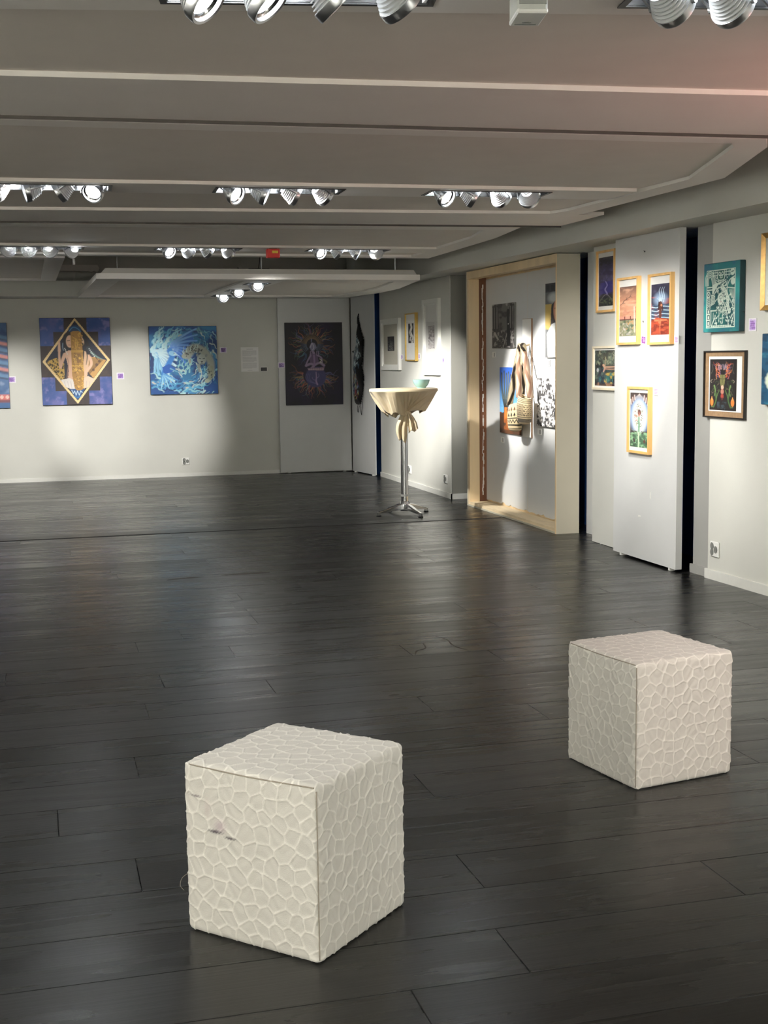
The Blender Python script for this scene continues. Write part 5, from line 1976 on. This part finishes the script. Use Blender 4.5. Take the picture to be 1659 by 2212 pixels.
# ------------------------------------------------------------------ black garment on the edge-on panel
gx, gy = np.array([4.0 - 3.897, 15.24 - 15.985]) / math.hypot(.103, .745)
t = thing('black_garment', 'black patterned garment with loose strings hung on the narrow edge-on panel', 'garment', (3.897, 15.985, 0), math.atan2(gy, gx))
OUT = [(0.29, 1.95), (0.333, 1.85), (0.375, 1.788), (0.473, 1.658), (0.477, 1.59), (0.438, 1.511), (0.41, 1.432), (0.378, 1.339), (0.413, 1.296), (0.455, 1.204), (0.438, 1.099), (0.393, 1.006), (0.346, 0.868), (0.212, 0.849), (0.146, 0.875), (0.134, 0.919), (0.091, 1.0), (0.057, 1.107), (0.07, 1.17), (0.093, 1.233), (0.111, 1.264), (0.078, 1.295), (0.099, 1.371), (0.119, 1.439), (0.129, 1.489), (0.037, 1.515), (0.054, 1.524), (0.131, 1.539), (0.185, 1.619), (0.223, 1.73), (0.255, 1.816), (0.27, 1.95)]
cg = Cv(90, 220, (10, 10, 12))
gx0, gx1, gz0, gz1 = .02, .5, .84, 1.96
U = lambda s_, z_: ((s_ - gx0) / (gx1 - gx0), (gz1 - z_) / (gz1 - gz0))
rr = random.Random(6)
for i in range(120):
    z_ = rr.uniform(1.3, 1.78)
    s_ = .25 - (1.75 - z_) * .25 + rr.uniform(-.06, .16)
    x, y = U(s_, z_)
    cg.flame(x, y, rr.uniform(.6, 2.6), .2, .045, rr.choice([(196, 212, 216), (130, 156, 166), (90, 112, 130), (226, 236, 238), (50, 62, 76)]), 900 + i, .9, 1.2)
for i in range(90):
    z_ = rr.uniform(.96, 1.25)
    x, y = U(rr.uniform(.07, .30), z_)
    cg.flame(x, y, rr.uniform(.2, 3), .15, .04, rr.choice([(150, 70, 70), (90, 104, 160), (160, 190, 196), (190, 176, 110), (60, 74, 110)]), 990 + i, .9, 1.5)
cg.poly([U(.3, 1.95), U(.48, 1.66), U(.47, 1.58), U(.40, 1.62), U(.30, 1.75), U(.26, 1.85)], (9, 9, 10))
nG, mG = 46, 110
poly = np.array(OUT)
Sg = np.linspace(gx0, gx1, nG)
Zg = np.linspace(gz0, gz1, mG)
SS, ZZ = np.meshgrid(Sg, Zg)
ins = np.zeros(SS.shape, bool)
dist = np.full(SS.shape, 9.0)
for i in range(len(poly)):
    (x0_, y0_), (x1_, y1_) = poly[i], poly[(i + 1) % len(poly)]
    if y0_ != y1_:
        ins ^= ((y0_ > ZZ) != (y1_ > ZZ)) & (SS < (x1_ - x0_) * (ZZ - y0_) / (y1_ - y0_) + x0_)
    dx_, dy_ = x1_ - x0_, y1_ - y0_
    tt = np.clip(((SS - x0_) * dx_ + (ZZ - y0_) * dy_) / (dx_ * dx_ + dy_ * dy_ + 1e-12), 0, 1)
    dist = np.minimum(dist, np.hypot(SS - x0_ - tt * dx_, ZZ - y0_ - tt * dy_))
bulge = .006 + .05 * np.sqrt(np.clip(dist / .12, 0, 1)) * (.8 + .3 * np.sin(ZZ * 14 + SS * 9))
gv, gf, gc = [], [], []
vid = -np.ones(SS.shape, int)
for j in range(mG):
    for i in range(nG):
        if ins[j, i]:
            vid[j, i] = len(gv)
            gv.append((SS[j, i], -bulge[j, i], ZZ[j, i]))
            px_, py_ = U(SS[j, i], ZZ[j, i])
            gc.append(cg.a[min(cg.H - 1, int(py_ * cg.H)), min(cg.W - 1, int(px_ * cg.W))])
for j in range(mG - 1):
    for i in range(nG - 1):
        q = (vid[j, i], vid[j, i + 1], vid[j + 1, i + 1], vid[j + 1, i])
        if min(q) >= 0:
            gf.append(q)
me = bpy.data.meshes.new('garment_front')
me.from_pydata(gv, [], gf)
for p in me.polygons:
    p.use_smooth = True
set_paint(me, np.array(gc))
o = link('garment_front', me, M_WEAVE, t)
sol = o.modifiers.new('cloth_thickness', 'SOLIDIFY')
sol.thickness = .006
obj('hanging_loop', tube(bmesh.new(), [(.28, -.004, 1.98), (.262, -.012, 1.93), (.265, -.015, 1.86), (.30, -.015, 1.84)], .008, 6), M_BLACK, t)
for pts in ([(.25, -.02, .86), (.23, -.02, .80), (.255, -.02, .765), (.30, -.02, .85)], [(.46, -.02, 1.58), (.45, -.02, 1.42), (.43, -.02, 1.3)], [(.45, -.02, 1.1), (.44, -.03, .92), (.40, -.03, .77), (.37, -.02, .735), (.34, -.02, .78), (.345, -.02, .87)]):
    obj('string', tube(bmesh.new(), smooth_pts(pts, 6), .003, 5), M_BLACK, t)

# ------------------------------------------------------------------ the two upholstered cube stools
M_CLOQUE = paint_mat('quilted_upholstery', .9, .35, 700, .15, .25)


def stool(label, front, theta, a, h, seed, marks=None, cell=.046):
    """cube stool; local origin at the base centre; right edge direction at angle theta, left edge direction at theta + 90 deg"""
    c, s = math.cos(theta), math.sin(theta)
    cx = front[0] + (c - s) * a / 2
    cy = front[1] + (s + c) * a / 2
    t = thing('cube_stool', label, 'stool', (cx, cy, 0), theta, None)
    N = 150
    r = .015
    lin_ = np.linspace(-1, 1, N)
    faces = []
    Uq, Vq = np.meshgrid(lin_, lin_)
    one = np.ones_like(Uq)
    # local: -y faces the camera right side, -x the camera left side
    for f in ((Uq, -one, Vq), (-one, -Uq, Vq), (-Uq, one, Vq), (one, Uq, Vq), (Uq, Vq, one), (Uq, -Vq, -one)):
        faces.append(np.stack(f, -1))
    half = np.array([a / 2, a / 2, h / 2])
    rs = np.random.RandomState(seed)
    # seeds of the quilting cells: jittered lattice over each face
    sd = []
    nc = int(round(a / cell))
    nh = int(round(h / (cell * .86)))
    for (ax, sg) in ((1, -1), (0, -1), (1, 1), (0, 1), (2, 1)):
        n1, n2 = nc, (nh if ax != 2 else nc)
        for i in range(n1):
            for j in range(n2):
                u = (i + .5 + .5 * (j % 2) - .25 + rs.uniform(-.30, .30)) / n1 * 2 - 1
                v = (j + .5 + rs.uniform(-.30, .30)) / n2 * 2 - 1
                p = np.empty(3)
                p[ax] = sg
                o_ = [q for q in (0, 1, 2) if q != ax]
                p[o_[0]], p[o_[1]] = u, v
                sd.append(p * half)
    sd = np.array(sd)
    allP, allC, quads, off = [], [], [], 0
    for fi, F in enumerate(faces):
        p = F * half
        q = np.clip(p, -(half - r), half - r)
        d = p - q
        nrm = d / (np.linalg.norm(d, axis=-1, keepdims=True) + 1e-9)
        pos = (q + nrm * r).reshape(-1, 3)
        nrm = nrm.reshape(-1, 3)
        # cushions sag / bulge a little
        uu = pos / half
        soft = (1 - np.clip(np.abs(uu), 0, 1) ** 4)
        bul = np.sort(soft, axis=1)[:, 1:].prod(1)
        pos_b = pos + nrm * (.004 * bul[:, None])
        pw = pos + .006 * np.sin(pos[:, [1, 2, 0]] * 45 + seed)
        D = np.full((3, len(pos)), 9.0)
        for sdp in sd:
            ds = np.sqrt(((pw - sdp) ** 2).sum(1))
            D[2] = np.minimum(D[2], np.maximum(D[1], ds))
            D[1] = np.minimum(D[1], np.maximum(D[0], ds))
            D[0] = np.minimum(D[0], ds)
        e = np.minimum(D[1] - D[0], .62 * (D[2] - D[0]))      # junctions are thicker, so the cells are rounded
        ridge = np.clip(1 - e / .0054, 0, 1)
        pil = np.clip(e / .03, 0, 1)
        wr = .0012 * np.sin(pos[:, 2] * 160 + 5 * np.sin(pos[:, 0] * 60 + pos[:, 1] * 50)) * (1 if fi in (0, 1) else .4)
        disp = .0028 * ridge ** .8 + .0006 * np.sqrt(pil) + .5 * wr
        if fi == 5:
            disp = disp * 0
        P = pos_b + nrm * disp[:, None]
        base = srgb((188, 185, 178))
        rid = srgb((214, 211, 203))
        k_ = np.clip((ridge - .25) / .5, 0, 1)[:, None]
        C = base * (1 - k_) + rid * k_
        # stitched seams along the edges of the left face and its top edge
        if marks and fi == 1:
            for (mu, mv, ru, rv, col, al) in marks:
                yy = -pos[:, 1] / (a / 2)
                zz = pos[:, 2] / (h / 2)
                g = np.clip(1.3 - np.sqrt(((yy - mu) / ru) ** 2 + ((zz - mv) / rv) ** 2) + .35 * np.sin(yy * 140) * np.sin(zz * 160), 0, 1)[:, None] * al
                C = C * (1 - g) + srgb(col) * g
        allP.append(P + np.array([0, 0, h / 2]))
        allC.append(C)
        idx = np.arange(N * N).reshape(N, N) + off
        quads.append(np.stack([idx[:-1, :-1], idx[:-1, 1:], idx[1:, 1:], idx[1:, :-1]], -1).reshape(-1, 4))
        off += N * N
    P = np.concatenate(allP)
    C = np.concatenate(allC)
    Q = np.concatenate(quads)
    # weld the shared borders
    key = np.round(P[:, :] * 2e4).astype(np.int64)
    border = np.zeros(len(P), bool)
    bi = np.zeros((N, N), bool)
    bi[[0, -1]] = True
    bi[:, [0, -1]] = True
    border = np.tile(bi.reshape(-1), 6)
    remap = np.arange(len(P))
    base_pos = np.concatenate([(f * half).reshape(-1, 3) for f in faces])
    kb = np.round(base_pos * 1e5).astype(np.int64)
    first = {}
    for i in np.nonzero(border)[0]:
        kk = tuple(kb[i])
        remap[i] = first.setdefault(kk, i)
    Q = remap[Q]
    used = np.unique(Q)
    newi = -np.ones(len(P), np.int64)
    newi[used] = np.arange(len(used))
    Q = newi[Q]
    me = bpy.data.meshes.new('cover')
    me.vertices.add(len(used))
    me.vertices.foreach_set('co', P[used].reshape(-1).astype(np.float32))
    me.loops.add(len(Q) * 4)
    me.loops.foreach_set('vertex_index', Q.reshape(-1).astype(np.int32))
    me.polygons.add(len(Q))
    me.polygons.foreach_set('loop_start', (np.arange(len(Q)) * 4).astype(np.int32))
    me.polygons.foreach_set('use_smooth', np.ones(len(Q), bool))
    me.update(calc_edges=True)
    me.validate()
    set_paint(me, C[used])
    link('cover', me, M_CLOQUE, t)
    hx = a / 2 + .0012
    ms = mat('seam_thread', lin(128, 120, 108), .9, var=.1, scale=200)
    for pts in ([(-hx + .0025, hx - .02, h - .0045), (-hx + .0005, 0, h - .0075), (-hx + .0025, -hx + .01, h - .0045)],
                [(-hx + .0022, -hx + .0022, h - .012), (-hx + .0012, -hx + .0012, h * .5), (-hx + .0022, -hx + .0022, .012)]):
        obj('seam', tube(bmesh.new(), smooth_pts(pts, 12), .0017, 6), ms, t)
    return t


MK = [(-.80, .63, .10, .016, (70, 52, 62), .75), (-.42, .33, .09, .085, (150, 124, 140), .5), (-.50, .26, .11, .024, (44, 30, 44), 1.0), (-.27, .22, .09, .018, (50, 38, 48), 1.0), (-.62, .52, .05, .12, (176, 164, 160), .5)]
stool('cream cube stool in front with ink marks on its left side', (.6018, 2.8813), .7612, .405, .44, 11, MK)
stool('cream cube stool with a pinkish top, farther back on the right', (1.8723, 3.7995), .1838, .405, .428, 23, None)
# loose thread on the left stool
t = bpy.data.objects['cube_stool']
obj('loose_thread', tube(bmesh.new(), smooth_pts([(-.203, .195, .15), (-.216, .205, .14), (-.218, .21, .12), (-.21, .205, .105)], 5), .0006, 4), MATS['seam_thread'], t)

# ------------------------------------------------------------------ bar table with knotted cloth, bowl on it
TX, TY, TR = 3.262, 11.395, -.279
t = thing('bar_table', 'tall round bar table on a polished four-star foot', 'table', (TX, TY, 0), TR)
obj('pole', lathe(bmesh.new(), [(0, .09), (.0335, .09), (.0335, 1.12), (0, 1.12)], 40), M_CHROME, t, smooth=True)
for x in (-.021, -.009):
    obj('pole_reflection', boxbm(x - .0028, x + .0028, -.0345 + (.008 if x < -.015 else .0016), -.02, .1, 1.1), M_BLACK, t)  # black strips paint dark reflections onto the plain round pole
obj('tape_collar', lathe(bmesh.new(), [(.0335, .168), (.0350, .168), (.0350, .188), (.0335, .188)], 32, close=True), M_WHITEPL, t)
obj('hub', lathe(bmesh.new(), [(0, .035), (.04, .035), (.045, .06), (.045, .105), (.036, .125), (.0, .125)], 32), M_CHROME, t, smooth=True)
fa = [math.atan2(*(np.array(f) - np.array([TX, TY]))[::-1]) - TR for f in ((2.994, 11.326), (3.337, 11.12), (3.53, 11.536), (3.19, 11.67))]
for an in fa:
    bm = bmesh.new()
    st = [(.03, .105, .05, .030), (.09, .095, .048, .028), (.2, .062, .034, .022), (.282, .040, .026, .017)]
    rings = []
    for (rr_, zt, zb, hw) in st:
        rings.append([bm.verts.new(p) for p in ((rr_, -hw, zb), (rr_, hw, zb), (rr_, hw, zt - .006), (rr_, hw * .5, zt), (rr_, -hw * .5, zt), (rr_, -hw, zt - .006))])
    for A_, B_ in zip(rings, rings[1:]):
        for i in range(6):
            bm.faces.new((A_[i], A_[(i + 1) % 6], B_[(i + 1) % 6], B_[i]))
    bm.faces.new(rings[0])
    bm.faces.new(rings[-1][::-1])
    lathe(bm, [(0, .012), (.017, .012), (.018, .04), (0, .042)], 16, .276, 0)
    o = obj('leg', bm, M_CHROME, t)
    o.rotation_euler[2] = an
    fo = obj('foot', lathe(bmesh.new(), [(0, 0), (.022, 0), (.024, .006), (.014, .014), (.010, .022), (0, .022)], 18, .276, 0), M_BLACK, o, smooth=True)
obj('tabletop', lathe(bmesh.new(), [(0, 1.128), (.29, 1.128), (.297, 1.134), (.297, 1.148), (.292, 1.154), (0, 1.154)], 64), M_WHITEPL, t)

M_CLOTH = mat('beige_table_linen', lin(216, 198, 164), .85, var=.06, scale=9, bump=.12, bscale=900, sheen=.15)
tc = thing('tablecloth', 'beige cloth draped over the bar table, gathered and knotted under the top', 'tablecloth', (TX, TY, 0), TR)
NP = 360
rows = []
rng = random.Random(31)
folds = [(rng.uniform(0, 6.28), rng.choice((9, 13, 17, 23)), rng.uniform(.5, 1)) for _ in range(4)]
K = np.array([.03, -.135, .945])
phis = np.linspace(0, 2 * PI, NP, endpoint=False)


def tri(x):
    return 2 * abs(2 * (x / (2 * PI) - math.floor(x / (2 * PI) + .5))) - 1


prof_top = [(0.0, 1.158), (.12, 1.158), (.25, 1.158), (.30, 1.1575), (.309, 1.154), (.3135, 1.146), (.3145, 1.134)]
P = np.empty((len(prof_top) + 26, NP, 3))
for i, ph in enumerate(phis):
    for j, (rr_, z) in enumerate(prof_top):
        P[j, i] = (rr_ * math.cos(ph), rr_ * math.sin(ph), z)
    deg = math.degrees(ph)
    deg = deg - 360 if deg > 180 else deg          # -180..180, front = -90, right = 0
    # where this strip of cloth ends
    hemr = .180 + .012 * math.sin(3 * ph + 1)
    hemz = .920 + .018 * math.sin(2 * ph + .5) + .014 * tri(9 * ph + 1.0 + .9 * math.sin(2 * ph))
    end = np.array([hemr * math.cos(ph), hemr * math.sin(ph), hemz])
    if deg < -118 or deg > 20:
        pass
    if -84 <= deg <= 6:
        s_ = (deg + 84) / 90
        Hr = np.array([.172, -.045, .945])
        end = K + np.array([.0, .0, .012]) + (Hr - K) * max(0, (s_ - .62) / .38) ** 1.2
    elif -118 <= deg < -84:
        s_ = (deg + 118) / 34
        end = end * (1 - s_ ** 1.5) + (K + np.array([-.02, .0, -.03])) * s_ ** 1.5
    elif 6 < deg < 40:
        s_ = (deg - 6) / 34
        end = np.array([.172, -.045, .945]) * (1 - s_) + end * s_
    start = np.array([.3145 * math.cos(ph), .3145 * math.sin(ph), 1.134])
    for j in range(26):
        v = (j + 1) / 26
        p = start + (end - start) * v
        if not (-84 <= deg <= 6):
            p[2] += .022 * math.sin(PI * v) * .6
        amp = .046 * math.sin(PI * min(1, v * .62)) * (1 - .35 * v)
        fold = 1.0 * tri(9 * ph + 1.0 + .9 * math.sin(2 * ph)) + .22 * tri(27 * ph + 2)
        if -90 <= deg <= 10:
            fold = .95 * tri(20 * ph) + .25 * tri(43 * ph)
            amp *= (1.15 - .9 * v)
        dirv = np.array([math.cos(ph), math.sin(ph), .25])
        P[len(prof_top) + j, i] = p + dirv * amp * fold
me = grid_mesh('draped_cloth', P, None, wrap_u=True)
for p in me.polygons:
    p.use_smooth = True
o = link('draped_cloth', me, M_CLOTH, tc)
me.set_sharp_from_angle(angle=math.radians(32))
sol = o.modifiers.new('cloth_thickness', 'SOLIDIFY')
sol.thickness = .003
sol.offset = 1


def tail(name, path, widths, depth, seed, ragged):
    """hanging end of the cloth: pleated strip"""
    pts = np.array(smooth_pts(path, 6))
    n, kk = len(pts), 34
    r_ = random.Random(seed)
    ph = [r_.uniform(0, 6.28) for _ in range(3)]
    R = np.empty((n, kk, 3))
    for i, p in enumerate(pts):
        v = i / (n - 1)
        w = np.interp(v, np.linspace(0, 1, len(widths)), widths)
        for q in range(kk):
            u = q / (kk - 1) - .5
            pl_ = tri(1.9 * 2 * PI * u + ph[0] + 1.1 * v) + .25 * tri(21 * u + ph[1] + 3 * v)
            zz = p[2] - (ragged * (tri(9 * u + ph[2]) * .5 + u) if i == n - 1 else ragged * v ** 3 * (tri(9 * u + ph[2]) * .5 + u))
            R[i, q] = (p[0] + u * w, p[1] - depth * (.25 + .75 * v) * pl_ * .5 - .02 * math.cos(PI * u), zz)
    me = grid_mesh(name, R)
    me.set_sharp_from_angle(angle=math.radians(30))
    o = link(name, me, M_CLOTH, tc)
    so = o.modifiers.new('cloth_thickness', 'SOLIDIFY')
    so.thickness = .003
    return o


tail('cloth_tail', [(.025, -.125, .95), (.0, -.12, .88), (-.02, -.10, .80), (-.015, -.075, .69)], [.05, .09, .10, .105, .07], .04, 2, .035)
tail('cloth_tail', [(.035, -.135, .945), (.055, -.135, .90), (.075, -.13, .84), (.085, -.12, .775)], [.03, .065, .08, .085], .045, 5, -.025)
kn = bmesh.new()
bmesh.ops.create_uvsphere(kn, u_segments=24, v_segments=14, radius=.024)
for v in kn.verts:
    f = 1 + .18 * math.sin(8 * math.atan2(v.co.y, v.co.x) + 60 * v.co.z)
    v.co = Vector((v.co.x * 1.25 * f, v.co.y * .8 * f, v.co.z * .9)) + Vector((.032, -.14, .938))
obj('knot', kn, M_CLOTH, tc, smooth=True)

M_BOWL = mat('pale_aqua_glaze', lin(164, 208, 204), .18, var=.04, scale=12, coat=.4)
bw = thing('bowl', 'pale aqua bowl standing on the bar table', 'bowl', (3.409, 11.32, 1.1582))
prof = [(0, .003), (.034, .002), (.037, 0), (.040, 0), (.041, .008), (.052, .018), (.066, .036), (.0745, .058), (.0775, .076), (.0745, .0765), (.071, .058), (.062, .038), (.048, .022), (.03, .013), (0, .011)]
obj('bowl_body', lathe(bmesh.new(), prof, 56), M_BOWL, bw, smooth=True)

# ------------------------------------------------------------------ small fittings near the ceiling
t = thing('alarm_box', 'small red box with a yellow label under the far sail, between two spotlights', 'alarm', (1.962, 10.72, 2.266))
obj('housing', boxbm(-.054, .054, -.03, .03, 0, .072, .004), M_RED, t)
obj('mount_plate', boxbm(-.03, .03, -.02, .02, .072, .0755), M_BLACK, t)
obj('yellow_label', boxbm(-.012, .038, -.0325, -.029, .036, .057), mat('yellow_label_print', lin(226, 200, 70), .5, var=.25, scale=160), t)
t = thing('ceiling_sensor', 'small white box hanging below the ceiling at the top edge', 'sensor', (1.185, 3.02, 2.236), -.2)
obj('case', boxbm(-.036, .036, -.07, .055, .004, .14, .006), mat('sensor_case', lin(176, 178, 172), .5, var=.02), t)
obj('lower_cover', boxbm(-.0365, .0365, -.069, .056, 0, .012, .003), M_WHITEPL, t)
obj('front_grille', boxbm(-.032, .032, -.0725, -.068, .02, .13), M_GREYPL, t)
obj('slot', boxbm(-.026, .026, .03, .04, -.001, .002), M_GREYPL, t)
obj('slot', boxbm(-.011, .011, .012, .02, -.001, .002), M_GREYPL, t)
obj('side_lug', boxbm(.037, .041, -.045, -.03, .06, .14), M_BLACK, t)
t = thing('ceiling_duct', 'grey duct end in the dark gap above the far wall on the left', 'duct', (.42, 15.95, 2.50))
dm = bmesh.new()
prism(dm, [(-3.5, 0), (.28, .0), (.31, -.012), (.335, .0), (.35, .0), (.375, -.012), (.395, .0), (.405, .035), (.385, .07), (-3.5, .07)], -.05, .05)
bmesh.ops.rotate(dm, matrix=Matrix.Rotation(PI / 2, 3, 'X'), verts=dm.verts)
obj('duct_body', dm, M_RIM, t)
for x_ in (-2.5, .1):
    obj('duct_strap', boxbm(x_, x_ + .03, -.005, .005, .06, .30), M_SILVER, t)

# worn streaks and a dried drip on the floor boards
M_STAIN = mat('raw_worn_wood', lin(58, 48, 40), .6, var=.3, scale=60, stretch=(.2, 1, 1))


def streak(label, pts, w, z=.0012):
    t = thing('floor_mark', label, 'floor mark', (pts[0][0], pts[0][1], 0))
    P_ = smooth_pts([(x - pts[0][0], y - pts[0][1], z) for x, y in pts], 6)
    bm = bmesh.new()
    r_ = random.Random(len(label))
    L_, R_ = [], []
    n = len(P_)
    for i, p in enumerate(P_):
        tg = P_[min(i + 1, n - 1)] - P_[max(i - 1, 0)]
        tg = tg / (np.linalg.norm(tg) + 1e-9)
        sd_ = np.array([-tg[1], tg[0], 0])
        ww = w * (.25 + .75 * math.sin(PI * (i + .5) / n)) * r_.uniform(.6, 1.2)
        L_.append(bm.verts.new(p + sd_ * ww / 2))
        R_.append(bm.verts.new(p - sd_ * ww / 2))
    for i in range(n - 1):
        bm.faces.new((L_[i], L_[i + 1], R_[i + 1], R_[i]))
    obj('mark', bm, M_STAIN, t)


streak('long brown worn streak in the floor boards, left of the middle', [(1.17, 8.575), (1.3, 8.58), (1.50, 8.585)], .075)
streak('brown worn patch in the floor boards, left end of the streaks', [(.80, 8.50), (.88, 8.53), (.96, 8.545), (1.05, 8.55)], .05)
streak('dried thin drip on the floor boards, left of the two squiggles', [(1.74, 5.92), (1.77, 6.0), (1.83, 6.05), (1.85, 6.16)], .009)
streak('dried thin drip on the floor boards, right of the two squiggles', [(1.96, 6.3), (1.99, 6.2), (1.98, 6.05), (2.02, 5.93)], .009)
